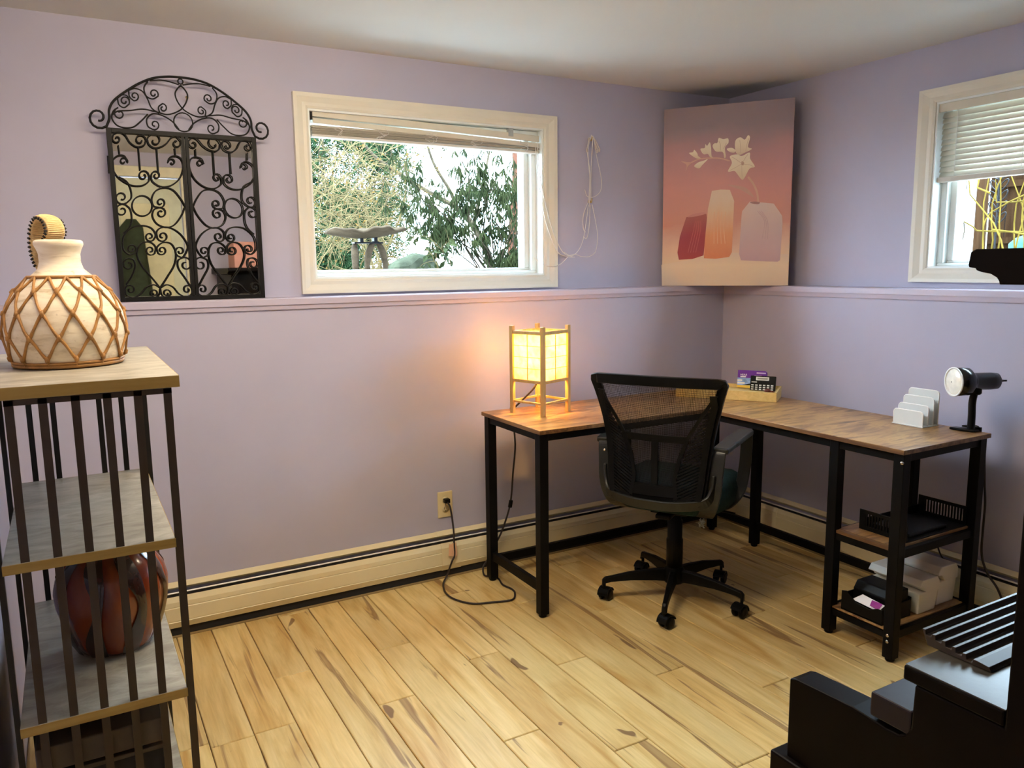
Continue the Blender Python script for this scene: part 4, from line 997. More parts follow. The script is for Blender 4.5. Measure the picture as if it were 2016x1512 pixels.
# left panel inner opening in the traced picture: TL(210,425) TR(637,452) BL(272,1412) BR(690,1402)
def panel(q):
    px, py = q; u = v = .5
    for _ in range(10):
        xa = 210 + (272 - 210) * v; xb = 637 + (690 - 637) * v; u = (px - xa) / (xb - xa)
        yt = 425 + (452 - 425) * u; yb_ = 1412 + (1402 - 1412) * u; v = (py - yt) / (yb_ - yt)
    return fx0 + .012 + u * (xm - .007 - fx0 - .012), fz1 - .012 - v * (fz1 - fz0 - .024)
SC = []
SC.append(scroll([(222, 470), (232, 440), (262, 430), (295, 445), (325, 490), (365, 515), (405, 505), (418, 475)], ((383, 476), 1.0, -1), ((248, 468), .9, -1)))
SC.append(scroll([(425, 470), (435, 500), (465, 520), (505, 515), (540, 495), (570, 462), (600, 455), (628, 480)], ((600, 492), .9, 1), ((470, 478), 1.0, 1)))
for a in ([(255, 505), (262, 555)], [(372, 515), (380, 650)], [(480, 520), (488, 660)], [(590, 520), (594, 572)]): SC.append(a)
SC.append(scroll([(308, 605), (290, 568), (255, 565), (225, 590), (222, 640), (255, 695), (320, 735), (385, 740), (428, 715), (432, 680)], ((398, 682), 1.2, -1), ((283, 598), 1.0, -1)))
SC.append(scroll([(548, 605), (560, 575), (600, 568), (632, 590), (640, 640), (615, 700), (560, 740), (500, 745), (452, 715), (445, 680)], ((474, 680), 1.2, 1), ((572, 604), 1.0, 1)))
th = [2 * PI * k / 24 for k in range(25)]
SC.append([(388 + 60 * math.cos(t), 858 + 60 * math.sin(t)) for t in th])
SC.append(scroll([(255, 688), (300, 715), (322, 760), (325, 810), (300, 838)], ((270, 808), 1.2, 1)))
SC.append(scroll([(275, 1020), (310, 985), (325, 940), (318, 880), (290, 850)], ((270, 885), 1.2, -1)))
SC.append(scroll([(648, 862), (620, 815), (575, 765), (520, 752), (470, 770), (446, 815), (456, 858), (490, 868)], ((497, 838), 1.2, -1)))
SC.append(scroll([(648, 862), (625, 915), (580, 970), (530, 985), (475, 965), (448, 920), (458, 880), (490, 868)], ((499, 900), 1.2, 1)))
SC.append(scroll([(268, 1075), (280, 1030), (330, 985), (390, 975), (440, 990), (465, 1030), (450, 1062)], ((430, 1040), 1.2, 1), ((318, 1115), 0.01, -1)))
SC.append(scroll([(268, 1075), (275, 1120), (310, 1148), (345, 1135)], ((320, 1115), 1.2, -1)))
SC.append(scroll([(648, 1140), (660, 1095), (620, 1030), (560, 990), (505, 985), (472, 1010), (475, 1050)], ((507, 1038), 1.2, -1)))
SC.append(scroll([(648, 1140), (625, 1165), (595, 1155)], ((612, 1128), 1.2, 1)))
SC.append(scroll([(487, 1350), (440, 1290), (380, 1215), (352, 1145), (375, 1085), (425, 1072), (462, 1100), (458, 1140)], ((432, 1122), 1.2, 1)))
SC.append(scroll([(487, 1350), (530, 1285), (575, 1210), (586, 1140), (560, 1085), (510, 1075), (472, 1105), (478, 1140)], ((501, 1122), 1.2, -1)))
SC.append(scroll([(285, 1330), (318, 1280), (340, 1220), (332, 1180), (305, 1170)], ((303, 1208), 1.1, -1)))
SC.append(scroll([(680, 1350), (640, 1290), (600, 1230), (598, 1185), (625, 1168)], ((645, 1208), 1.1, 1)))
SC.append(scroll([(487, 1350), (450, 1330), (405, 1345), (370, 1385), (325, 1408), (285, 1390), (278, 1355)], ((310, 1360), 1.1, 1)))
SC.append(scroll([(487, 1350), (480, 1390), (455, 1406), (428, 1390)], ((452, 1382), 1.1, 1)))
SC.append(scroll([(487, 1350), (525, 1330), (565, 1345), (600, 1385), (645, 1404), (682, 1385), (680, 1350)], ((652, 1360), 1.1, -1)))
SC.append(scroll([(487, 1350), (495, 1390), (520, 1406), (550, 1390)], ((525, 1382), 1.1, -1)))
for side in (0, 1):
    for s_ in SC:
        pts = []
        for q in s_:
            x, z = panel(q)
            if side: x = 2 * xm - x
            pts.append((x, .050, z))
        MB().tube(pts, .0026, 6).build('scroll', m_iron, mr)
# arched crest, traced left half mirrored about the middle
def crest(q, mir=False):
    px, py = q
    x = fx0 + (px - 185) / (1072 - 185) * (fx1 - fx0); base = 398 + (px - 185) / (1072 - 185) * (455 - 398)
    z = fz1 + (base - py) / (1410 - 415) * (fz1 - fz0) * 1.02
    return ((2 * xm - x) if mir else x, .052, z)
CR = [[scroll([(190, 392), (208, 350), (212, 300), (245, 250), (330, 190), (410, 148), (480, 124), (560, 115), (630, 117)], None, ((150, 345), 1.15, 1)), .0042]]
CR.append([scroll([(262, 290), (235, 308), (222, 345), (245, 385), (290, 400), (340, 395), (385, 362), (425, 325)], None, ((268, 324), 1.1, -1)), .0027])
CR.append([scroll([(600, 408), (565, 365), (510, 332), (455, 322), (418, 350), (420, 390), (445, 408)], ((460, 382), 1.1, -1)), .0027])
CR.append([scroll([(225, 330), (260, 310), (330, 305), (400, 297), (470, 310), (540, 325), (610, 303), (650, 262), (665, 215), (645, 178), (622, 160)]), .0027])
CR.append([scroll([(495, 318), (490, 285), (515, 265)], ((515, 290), 1.0, 1)), .0027])
CR.append([scroll([(328, 195), (330, 230), (352, 252)], ((358, 226), 1.1, -1), None), .0027])
CR.append([scroll([(330, 195), (365, 185), (405, 200), (430, 240), (450, 290), (492, 320)]), .0027])
CR.append([scroll([(262, 240), (268, 275), (295, 290), (325, 270)], ((300, 255), 1.1, -1)), .0027])
CR.append([scroll([(262, 240), (285, 222), (315, 225), (330, 250)], None), .0024])
CR.append([scroll([(440, 145), (415, 180), (425, 225), (460, 240), (492, 225)], ((468, 212), 1.1, -1)), .0027])
CR.append([scroll([(450, 140), (510, 135), (560, 142), (618, 158)]), .0027])
for pts, r_ in CR:
    for mir in (False, True):
        MB().tube([crest(q, mir) for q in pts], r_, 6).build('crest_scroll', m_iron, mr)
for (cx_, cy_, r_) in ((630, 368, 56), (620, 140, 15)):
    MB().tube([(xm + r_ / 887 * (fx1 - fx0) * math.cos(t), .052, crest((628, cy_))[2] + r_ / 887 * (fx1 - fx0) * 1.02 * math.sin(t)) for t in th[:-1]], .0027, 6, True).build('crest_ring', m_iron, mr)
MB().tube([(fx0 - .001, .050, 1.70), (fx0 - .001, .050, 1.76)], .004, 8).build('hinge', m_iron, mr)
nl_ = thing('wall_nail', 'brass nail in the wall inside the mirror arch', 'nail', (-2.600, D, 1.975))
MB().tube([(-2.600, D, 1.975), (-2.600, D - .030, 1.983)], .0022, 8).build('nail_shank', m_brass, nl_)
MB().lathe([(.0055, 0), (.0055, .002)], (-2.600, D - .030, 1.983), 12, (0, -1, .2)).build('nail_head', m_brass, nl_)

# ------------------------------------------------------------------ slatted shelf unit at the left
sh = thing('slatted_shelf_unit', 'tall open shelf unit of grey boards and dark bronze bars by left wall', 'shelf unit', (-3.04, -1.07, 0))
def shelf_mats():
    m, nt, b = new_mat('weathered_grey_board'); v = coords(nt, 'Object', (1, 2.2, 1)); f = nz(nt, v, 7, 6, .65, 1.2)
    lnk(nt, ramp(nt, f, [(.3, (.20, .175, .13)), (.5, (.33, .30, .24)), (.72, (.46, .43, .36))]), b.inputs['Base Color'])
    b.inputs['Roughness'].default_value = .42; bump(nt, b, f, .06, .0006); return m
m_board = shelf_mats()
m_boarde = wood('olive_board_edge', [(.3, (.27, .165, .035)), (.7, (.40, .265, .07))], 'x', 3, .5)
sy0, sy1 = -1.410, -.705
for z, x0, x1, y0, y1, th_ in ((1.154, -3.225, -2.860, sy0, sy1 + .005, .024), (.818, -3.190, -2.889, sy0 + .004, sy1 - .03, .020), (.488, -3.190, -2.889, sy0 + .004, sy1 - .03, .020), (.150, -3.190, -2.889, sy0 + .004, sy1 - .03, .020)):
    bd = MB().box((x0, y0, z - th_), (x1, y1, z)).build('shelf_board', m_board, sh, .001)
    MB().box((x0, y0 - .0012, z - th_ + .0005), (x1, y0 - .0001, z - .0006)).box((x1 + .0001, y0, z - th_ + .0005), (x1 + .0012, y1, z - .0006)).build('edge_strip', m_boarde, bd)
xs = [-3.152, -3.098, -3.044, -2.990, -2.936, -2.882]
for x in xs:
    MB().box((x - .0075, sy0 + .005, .0), (x + .0075, sy0 + .012, 1.128)).build('front_bar', m_bronze, sh) if x not in () else None
for x in xs:
    MB().box((x - .0065, sy1 - .030, .0), (x + .0065, sy1 - .022, 1.128)).build('rear_bar', m_bronzed, sh)
for y in (sy1 - .055, sy1 - .085):
    MB().box((-2.8885, y - .007, 0), (-2.8765, y + .007, 1.128)).build('side_bar', m_bronzed, sh)
for y in (sy1 - .05, -1.0, sy0 + .03):
    MB().box((-3.2, y - .007, 0), (-3.19, y + .007, 1.128)).build('side_bar', m_bronzed, sh)
g = MB().box((-3.16, sy0 + .005, 1.118), (-2.874, sy0 + .012, 1.129)).box((-3.16, sy1 - .03, 1.118), (-2.874, sy1 - .022, 1.129)).box((-2.888, sy0 + .008, 1.118), (-2.877, sy1 - .022, 1.129))
g.build('top_rail', m_bronze, sh)
# dark lidded box on the lowest shelf
cx = thing('dark_storage_box', 'dark brown lidded storage box on the lowest shelf of shelf unit', 'box', (-3.03, -1.1, .150))
m_dbox = mat('dark_brown_box', (.060, .038, .022), .6, var=.2)
MB().box((-3.165, -1.375, .1505), (-2.935, -.84, .36)).build('box_body', m_dark, cx, .003)
MB().box((-3.172, -1.385, .372), (-2.928, -.83, .425)).build('box_lid', m_dbox, cx, .003)
MB().box((-3.168, -1.380, .352), (-2.932, -.835, .362)).build('box_rim', m_dbox, cx, .002)

# jug with rattan netting
jc = Vector((-3.048, -1.065, 1.1545))
jg = thing('netted_jug', 'cream stoneware jug wrapped in knotted rattan netting with wrapped loop handle', 'jug', jc)
def jug_mat():
    m, nt, b = new_mat('cream_stoneware'); v = coords(nt, 'Object', (1, 1, 5)); f = nz(nt, v, 14, 5, .6, .5); g = nz(nt, coords(nt), 55, 2)
    c = ramp(nt, f, [(.30, (.50, .40, .26)), (.45, (.72, .62, .46)), (.7, (.82, .74, .58))])
    lnk(nt, mixc(nt, ramp(nt, g, [(.70, (0, 0, 0)), (.76, (.5, .5, .5))]), c, (.30, .22, .14)), b.inputs['Base Color'])
    b.inputs['Roughness'].default_value = .8; bump(nt, b, f, .3, .002); return m
m_jug = jug_mat()
m_rattan = mat('rattan', (.33, .155, .035), .55, var=.35, scale=40, bmp=.3, bscale=150)
m_rattanl = mat('pale_rattan', (.62, .42, .18), .55, var=.25, scale=40, bmp=.3, bscale=150)
JP = [(.098, 0), (.106, .004), (.114, .030), (.120, .062), (.1215, .085), (.117, .115), (.108, .140), (.094, .163), (.076, .184), (.068, .193), (.056, .203), (.045, .214), (.041, .228), (.041, .246), (.044, .256), (.047, .262), (.049, .268), (.048, .274), (.044, .277), (.039, .273), (.037, .262), (.037, .235)]
def jr(h):
    for (r0, h0), (r1, h1) in zip(JP[:18], JP[1:18]):
        if h0 <= h <= h1: return r0 + (r1 - r0) * (h - h0) / (h1 - h0)
    return JP[0][0]
MB().lathe(JP, jc, 56, None, False).build('jug_body', m_jug, jg)
MB().lathe([(.001, .002), (.098, .002)], jc, 40, None, False).build('jug_bottom', m_jug, jg)
def jp(a, h, off=.002): r_ = jr(h) + off; return jc + Vector((r_ * math.cos(a), r_ * math.sin(a), h))
hs = [.196, .166, .120, .068, .022]; NC = 13
for row in range(len(hs) - 1):
    for k in range(NC):
        for dlt in (-.5, .5):
            a0 = 2 * PI * (k + .5 * (row % 2)) / NC; a1 = a0 + dlt * 2 * PI / NC
            pts = [jp(a0 + (a1 - a0) * t, hs[row] + (hs[row + 1] - hs[row]) * (t - .035 * math.sin(2 * PI * t))) for t in [i / 6 for i in range(7)]]
            MB().tube(pts, [.0042, .0036, .0030, .0028, .0030, .0036, .0042], 6).build('netting_strand', m_rattan, jg)
mb = MB()
for row in range(1, len(hs)):
    for k in range(NC):
        a0 = 2 * PI * (k + .5 * (row % 2)) / NC; p_ = jp(a0, hs[row], .003)
        mb.tube([jp(a0, hs[row] + .007, .002), jp(a0, hs[row] + .003, .0045), jp(a0, hs[row] - .003, .0045), jp(a0, hs[row] - .007, .002)], [.002, .0046, .0046, .002], 7)
        if row == 4: mb.tube([jp(a0, .022), jp(a0 + .01, .006, .003)], .0025, 6)
ko = mb.build('netting_knots', m_rattan, jg); ko['kind'] = 'stuff'
for h, r_ in ((.196, .0038), (.006, .0045), (.0125, .003)):
    MB().tube([jp(2 * PI * k / 40, h, .002 + .0006 * math.sin(k * 2.7)) for k in range(40)], r_, 6, True).build('netting_band', m_rattan, jg)
# handle: a broad wrapped loop rising from the neck
ha = R(124); hd_ = Vector((math.cos(ha), math.sin(ha), 0)); sd_ = Vector((-hd_.y, hd_.x, 0))
hp = crom([jc + hd_ * r_ + Vector((0, 0, h)) for r_, h in ((.052, .214), (.064, .240), (.068, .272), (.060, .305), (.040, .325), (.016, .318), (.006, .296), (.020, .276), (.032, .268))], 7)
mb = MB(); mb.strip(hp, sd_, .040, .010); mb.build('handle_core', m_rattanl, jg, .003)
mb = MB(); nw = len(hp)
for i in range(1, nw - 1, 1):
    d_ = (hp[i + 1] - hp[i - 1]).normalized(); nn = d_.cross(sd_).normalized()
    ring_ = [hp[i] + sd_ * (.0205 * math.cos(t)) * 1.0 + nn * (.0065 * math.sin(t)) + d_ * .0015 * math.cos(t) for t in [2 * PI * k / 12 for k in range(12)]]
    mb.tube(ring_, .0026, 5, True)
mb.build('handle_wrapping', m_rattanl, jg)
mb = MB()
for i in range(2, nw - 1, 2):
    d_ = (hp[i + 1] - hp[i - 1]).normalized(); nn = d_.cross(sd_).normalized()
    for s_ in (-1, 1): mb.bar(hp[i] + sd_ * s_ * .0215 - d_ * .0015, hp[i] + sd_ * s_ * .0245 + d_ * .0015, .0035, .006, nn)
mb.build('handle_lacing', m_dark, jg)

# carved red gourd-like pot on the third shelf
vc = Vector((-3.005, -1.105, .4885))
vp = thing('carved_red_pot', 'glossy red-brown pot with dark carved vertical bands on third shelf', 'pot', vc)
def pot_mat(name, a, b_, sc):
    m, nt, b = new_mat(name); f = nz(nt, coords(nt, 'Object', (1, 1, .3)), sc, 4, .6, .5)
    lnk(nt, ramp(nt, f, [(.3, a), (.7, b_)]), b.inputs['Base Color']); b.inputs['Roughness'].default_value = .22
    b.inputs['Coat Weight'].default_value = .4; return m
m_pot = pot_mat('red_brown_glaze', (.085, .006, .004), (.26, .050, .010), 9)
m_potd = pot_mat('dark_band_glaze', (.012, .006, .005), (.05, .016, .010), 60)
PP = [(.068, 0), (.080, .006), (.092, .03), (.105, .07), (.116, .115), (.118, .150), (.110, .185), (.094, .212), (.074, .228), (.066, .238), (.070, .246)]
def pr(h):
    for (r0, h0), (r1, h1) in zip(PP[:-1], PP[1:]):
        if h <= h1: return r0 + (r1 - r0) * max(0, h - h0) / (h1 - h0)
    return PP[-1][0]
n = 72; vs = []; hsn = [i * .246 / 22 for i in range(23)]
for h in hsn:
    for k in range(n):
        a = 2 * PI * k / n; rr_ = pr(h) * (1 + .030 * math.cos(8 * a)); vs.append(vc + Vector((rr_ * math.cos(a), rr_ * math.sin(a), h)))
fs = [(i * n + k, i * n + (k + 1) % n, (i + 1) * n + (k + 1) % n, (i + 1) * n + k) for i in range(22) for k in range(n)] + [tuple(range(n - 1, -1, -1))]
MB().add(vs, fs, True).build('pot_body', m_pot, vp)
for k in range(8):
    a0 = 2 * PI * (k + .5) / 8; mb = MB(); L_ = []
    for i in range(21):
        h = .006 + i * .235 / 20; wv = .10 * math.sin(h * 26 + k * .8); hwid_ = .15 + .07 * math.sin(h * 30 + 1)
        for q in (-1, 0, 1):
            a = a0 + wv + q * hwid_; rr_ = pr(h) * (1 + .030 * math.cos(8 * a)) + (.0075 if q == 0 else .0035); L_.append(vc + Vector((rr_ * math.cos(a), rr_ * math.sin(a), h)))
    fs = [(3 * i + q, 3 * i + q + 1, 3 * i + 4 + q, 3 * i + 3 + q) for i in range(20) for q in range(2)]
    mb.add(L_, fs, True).build('carved_band', m_potd, vp)
MB().lathe([(.060, .236), (.074, .243), (.078, .250), (.072, .256), (.058, .252), (.054, .236)], vc, 40, None, False).build('pot_rim', m_potd, vp)

# ------------------------------------------------------------------ dark upright keyboard cabinet at the right edge
pn_ = thing('upright_piano', 'dark mahogany upright piano with scooped side arm cut off by the right edge', 'piano', (-1.35, -2.75, 0))
px0, px1 = -2.022, -.62
cf = -2.585       # front of the upper case
for x in (px0, px1 - .045):
    poly = [(-3.20, 0), (-2.30, 0), (-2.30, .45), (-2.238, .51), (-2.238, .660), (-2.25, .664), (-2.36, .670), (-2.42, .665), (-2.440, .666), (-2.450, .672), (-2.458, .686), (-2.460, .7555), (-2.585, .7555), (-2.585, 1.33), (-3.20, 1.33)]
    MB().prism(poly, 'yz', x, x + .052).build('side_panel', m_piano, pn_, .003)
MB().box((px0 - .02, -2.30, 0), (px0 + .06, -2.19, .10)).box((px0 - .012, -2.30, .10), (px0 + .056, -2.212, .518)).build('toe_block', m_piano, pn_, .004)
MB().box((px0 + .0525, -2.60, .60), (px1 - .0455, -2.41, .640)).build('key_bed', m_piano, pn_, .003)
MB().box((px0 + .0525, -2.66, .0), (px1 - .0455, -2.63, .60)).build('lower_panel', m_piano, pn_)
MB().box((px0 + .0015, -2.4575, .6725), (px1 - .06, -2.390, .711)).build('key_slip', mat('plum_lacquer', (.013, .008, .013), .4, spec=.25, var=.2, bmp=.1), pn_, .003)
MB().box((px0 + .053, -2.58, .6405), (px1 - .06, -2.4585, .672)).build('key_block', m_piano, pn_)
MB().box((px0, -2.584, .756), (px1, -2.441, .7785)).build('fall_board', m_piano, pn_, .003)
MB().box((px0 + .002, -2.584, .7787), (px1 - .002, -2.443, .7805)).build('fall_board_sheen', m_pianotop, pn_)  # sheet over the same board, its reflected brightness put into a lighter finish
MB().box((px0 + .053, -2.584, .6725), (px1 - .06, -2.462, .7555)).build('fall_rail', m_piano, pn_)
MB().box((px0 + .0525, -2.62, .782), (px1 - .0455, -2.60, 1.33)).build('upper_panel', m_piano, pn_)
MB().box((px0 + .0525, -3.20, .0), (px1 - .0455, -3.17, 1.33)).build('back_panel', m_piano, pn_)
ov = .075
poly = [(cf, 1.332), (cf + .034, 1.332), (cf + .035, 1.336), (cf + .038, 1.3405), (cf + .046, 1.3450), (cf + .056, 1.3468), (cf + .063, 1.349), (cf + .065, 1.352), (cf + .073, 1.3530), (cf + .074, 1.356), (cf + .072, 1.372), (cf + .066, 1.3755), (-3.235, 1.3755), (-3.235, 1.332)]
MB().prism(poly, 'yz', px0 - .03, px1 + .03).build('top_lid', m_piano, pn_, .001)
# ribbed wedge lying on the closed fall board
rb = thing('ribbed_wood_wedge', 'dark ribbed wooden wedge lying on the closed fall board of the piano', 'wedge', (-1.72, -2.48, .781))
ztop, zb0 = .803, .7812
A = [(-2.522, zb0), (-2.424, zb0), (-2.414, .806)]
yv = -2.414; prof = [(-2.522, zb0), (-2.426, zb0), (-2.416, .8045)]
nr = 6; step = .0158
yy, zz = -2.416, .8045
for i in range(nr):
    # narrow proud ridge, then a deep groove
    prof += [(yy - .0052, zz + .0002), (yy - .0062, zz - .0075), (yy - step + .0012, zz - .0085), (yy - step, zz - .0030)]
    yy -= step; zz -= .0030
prof = prof[:-3] + [(-2.518, zb0 + .0065)]
MB().prism(prof, 'yz', -1.942, -1.50).build('ribbed_block', m_ribs, rb, .0006)
# things behind the camera that the mirror shows
tag(MB().box((-1.98, -2.90, 1.376), (-1.70, -2.66, 1.56)).build('cardboard_carton', mat('pinkish_card', (.52, .25, .20), .6, var=.15), None, .004, (-1.84, -2.78, 1.376)), 'pinkish brown carton on top of the piano, seen in mirror', 'box')
ct_ = thing('hanging_coat', 'dark green coat hanging on the door, seen in the mirror', 'coat', (-2.58, YF + .06, .6))
mb = MB(); n = 20; vs = []
for j, (z, wx, wy) in enumerate(((.62, .125, .05), (.9, .12, .055), (1.2, .105, .05), (1.5, .09, .045), (1.68, .075, .035), (1.74, .03, .02))):
    for k in range(n):
        a = 2 * PI * k / n; q = 1 + .12 * math.sin(5 * a + z * 3); vs.append((-2.58 + wx * q * math.cos(a), YF + .045 + wy * q * math.sin(a), z))
fs = [(i * n + k, i * n + (k + 1) % n, (i + 1) * n + (k + 1) % n, (i + 1) * n + k) for i in range(5) for k in range(n)] + [tuple(range(n - 1, -1, -1)), tuple(5 * n + k for k in range(n))]
mb.add(vs, fs, True).build('coat_body', mat('dark_green_wool', (.030, .045, .022), .9, var=.3, scale=20), ct_)

# ceiling light added out of view to give the room warm light
lx, ly = -2.42, -1.38
clp = thing('added_ceiling_light', 'long wrap-around ceiling light added out of view for warm room light', 'lamp', (lx, ly, H))
MB().box((lx - .62, ly - .115, H - .022), (lx + .62, ly + .115, H - .0005)).build('fixture_pan', m_white, clp, .003)
em = bpy.data.materials.new('lit_acrylic_cover'); em.use_nodes = True
eb = em.node_tree.nodes['Principled BSDF']; eb.inputs['Base Color'].default_value = (.9, .88, .82, 1)
eb.inputs['Emission Color'].default_value = (1, .83, .60, 1); eb.inputs['Emission Strength'].default_value = CEIL_L
MB().prism([(ly - .105, H - .0225), (ly - .100, H - .090), (ly - .085, H - .104), (ly + .085, H - .104), (ly + .100, H - .090), (ly + .105, H - .0225)], 'yz', lx - .60, lx + .60).build('acrylic_cover', em, clp)
for x in (lx - .61, lx + .61): MB().box((x - .009, ly - .112, H - .110), (x + .009, ly + .112, H - .0225)).build('end_cap', m_white, clp, .003)

# ------------------------------------------------------------------ outdoors
def face_tri_leaf(mb, p, d, up_, ln, wd_, curl=.0):
    d = Vector(d).normalized(); s_ = d.cross(Vector(up_)); s_ = s_.normalized() if s_.length > 1e-4 else d.orthogonal().normalized()
    nn = s_.cross(d)
    a = p; b_ = p + d * ln * .45 + nn * curl * ln; c = p + d * ln - nn * curl * ln * .3
    mb.add([a, b_ + s_ * wd_ / 2, c, b_ - s_ * wd_ / 2], [(0, 1, 2), (0, 2, 3)])
gr = MB().box((-14, .32, 1.10), (14, 16, 1.26)).build('ground', m_grav); gr['kind'] = 'structure'
gr2 = MB().box((.32, -14, 1.10), (16, .31, 1.255)).build('ground', m_grav); gr2['kind'] = 'structure'
# leaf-shaped bird bath on two wooden rings
YB = 1.25
bt = thing('leaf_bird_bath', 'weathered wooden leaf-shaped dish on two open wooden rings outside the window', 'bird bath', (-1.52, YB, 1.26))
n = 24; vs = []
L0, L1 = -1.760, -1.290
for i in range(n + 1):
    t = i / n; x = L0 + (L1 - L0) * t; zc = 1.548 + .030 * (abs(t - .42) / .58) ** 1.8 + .012 * t - .012 * math.sin(t * PI); wv = .11 * math.sin(PI * min(1, t * 1.02)) ** .7 + .004
    wob = .010 * math.sin(t * 13) + .006 * math.sin(t * 29)
    for q in range(7):
        s_ = q / 6 * 2 - 1; vs.append((x, YB + s_ * wv, zc + .042 * s_ * s_ * math.sin(PI * t) ** .6 + (wob if abs(s_) > .9 else 0)))
fs = [(7 * i + q, 7 * i + q + 1, 7 * i + 8 + q, 7 * i + 7 + q) for i in range(n) for q in range(6)]
o = MB().add(vs, fs, True).build('leaf_dish', m_driftw, bt); md = o.modifiers.new('s', 'SOLIDIFY'); md.thickness = .014; md.offset = -1
def wring(cx_, cy_, a, w0, h0):
    pts = []; ux_ = Vector((math.cos(a), math.sin(a), 0)); rads = []
    for k in range(24):
        t = 2 * PI * k / 24; pts.append(Vector((cx_, cy_, 1.262 + h0 / 2)) + ux_ * w0 / 2 * math.cos(t) * (1 - .18 * math.sin(t)) + Vector((0, 0, h0 / 2 * math.sin(t)))); rads.append(.016 + .010 * max(0, -math.sin(t)) + .004 * math.sin(3 * t))
    return MB().tube(pts, rads, 8, True).build('ring_support', m_driftw, bt)
wring(-1.595, YB + .02, R(70), .16, .235); wring(-1.478, YB, R(8), .115, .245)
MB().box((-1.575, YB - .02, 1.508), (-1.555, YB + .02, 1.535)).box((-1.492, YB - .02, 1.508), (-1.472, YB + .02, 1.535)).box((-1.61, YB - .025, 1.500), (-1.44, YB + .025, 1.508)).build('iron_cradle', m_black, bt)
# rock
rk = MB(); rr = random.Random(9); bm = bmesh.new(); bmesh.ops.create_icosphere(bm, subdivisions=3, radius=1)
vs = [Vector((v.co.x * .19, v.co.y * .10, v.co.z * .12)) * (1 + .25 * noise.noise(v.co * 1.7)) + Vector((-.93, 1.97, 1.335)) for v in bm.verts]
fs = [tuple(v.index for v in f.verts) for f in bm.faces]; bm.free()
tag(rk.add(vs, fs).build('garden_rock', m_stone, None, 0, (-.93, 1.97, 1.26)), 'grey mossy rock on the ground outside under the drooping shrub', 'rock')
def shrub(name, label, cat, base, nb, spread, hgt, m_b, rb0, m_l, leaf, seed, nleaf, yr=(.6, 9), lean=(0, 0)):
    """branches by random walk, leaves scattered along the outer half of them"""
    rr = random.Random(seed); t = thing(name, label, cat, base); bmk = MB(); lf = MB(); tips = []
    for i in range(nb):
        a = rr.uniform(0, 2 * PI); p = Vector(base) + Vector((rr.uniform(-.05, .05), rr.uniform(-.05, .05), 0)); d = Vector((math.cos(a) * spread[0] + lean[0], math.sin(a) * spread[1] + lean[1], rr.uniform(.8, 1.5))).normalized()
        pts = [p.copy()]; stp = hgt / 9 * rr.uniform(.7, 1.25)
        for k in range(9):
            d = (d + Vector((rr.uniform(-.35, .35), rr.uniform(-.35, .35), rr.uniform(-.30, .22)))).normalized(); p = p + d * stp
            p.z = max(p.z, base[2] + .02); p.y = min(max(p.y, yr[0]), yr[1])
            pts.append(p.copy())
            if k > 1: tips.append((p.copy(), d.copy()))
            if k > 2 and rr.random() < .7:
                q = p.copy(); dq = (d + Vector((rr.uniform(-1, 1), rr.uniform(-1, 1), rr.uniform(-.5, .6)))).normalized(); sp_ = [q.copy()]
                for _ in range(4):
                    dq = (dq + Vector((rr.uniform(-.4, .4), rr.uniform(-.4, .4), rr.uniform(-.4, .3)))).normalized(); q = q + dq * stp * .55; q.y = min(max(q.y, yr[0]), yr[1]); q.z = max(q.z, base[2] + .02); sp_.append(q.copy()); tips.append((q.copy(), dq.copy()))
                bmk.tube(sp_, [rb0 * .32, rb0 * .28, rb0 * .24, rb0 * .2, rb0 * .15], 4)
        bmk.tube(pts, [rb0 * (1 - .85 * k / 9) for k in range(10)], 5)
    br = bmk.build('branches', m_b, t); br['kind'] = 'stuff'
    for i in range(nleaf):
        p, d = rr.choice(tips); leaf(lf, rr, p, d)
    if nleaf:
        lo = lf.build('leaves', m_l, t); lo['kind'] = 'stuff'
    return t
def needle(lf, rr, p, d):
    q = p + Vector((rr.gauss(0, .09), rr.gauss(0, .09), rr.gauss(0, .09)))
    q.y = max(q.y, .6)
    for _ in range(3): face_tri_leaf(lf, q, (rr.uniform(-1, 1), rr.uniform(-1, 1), rr.uniform(-.6, .9)), (rr.uniform(-1, 1), rr.uniform(-1, 1), 1), rr.uniform(.025, .05), .010)
def droop(lf, rr, p, d):
    n_ = rr.randint(4, 7); a0 = rr.uniform(0, 6)
    for k in range(n_):
        a = a0 + 2 * PI * k / n_; face_tri_leaf(lf, p, (math.cos(a) * .38, math.sin(a) * .38, -rr.uniform(.7, 1.4)), (math.cos(a), math.sin(a), .3), rr.uniform(.07, .12), .014, .06)
def broad(lf, rr, p, d):
    face_tri_leaf(lf, p, (rr.uniform(-1, 1), rr.uniform(-1, 1), -rr.uniform(.2, 1)), (rr.uniform(-1, 1), -1, .4), rr.uniform(.05, .08), .030, .1)
def volume(t, rr, lobes, n, fn, m, thr=.0, nsc=3.0, yr=(.6, 9)):
    lf = MB()
    k = 0
    while k < n:
        c, e = rr.choice(lobes); v = Vector((rr.gauss(0, .42), rr.gauss(0, .42), rr.gauss(0, .42)))
        if v.length > 1: continue
        p = Vector((c[0] + v.x * e[0], c[1] + v.y * e[1], c[2] + v.z * e[2]))
        if p.z < 1.27 or not yr[0] < p.y < yr[1]: continue
        if noise.noise(p * nsc) < thr: 
            if rr.random() < .8: continue
        fn(lf, rr, p, None); k += 1
    o = lf.build('leaves', m, t); o['kind'] = 'stuff'; return o
t_ = shrub('evergreen_shrub', 'soft blue-green evergreen shrub filling the left of the window view', 'shrub', (-.95, 3.4, 1.26), 10, (.5, .3), 1.7, m_bark, .010, m_ever, needle, 11, 0, (3.12, 3.9))
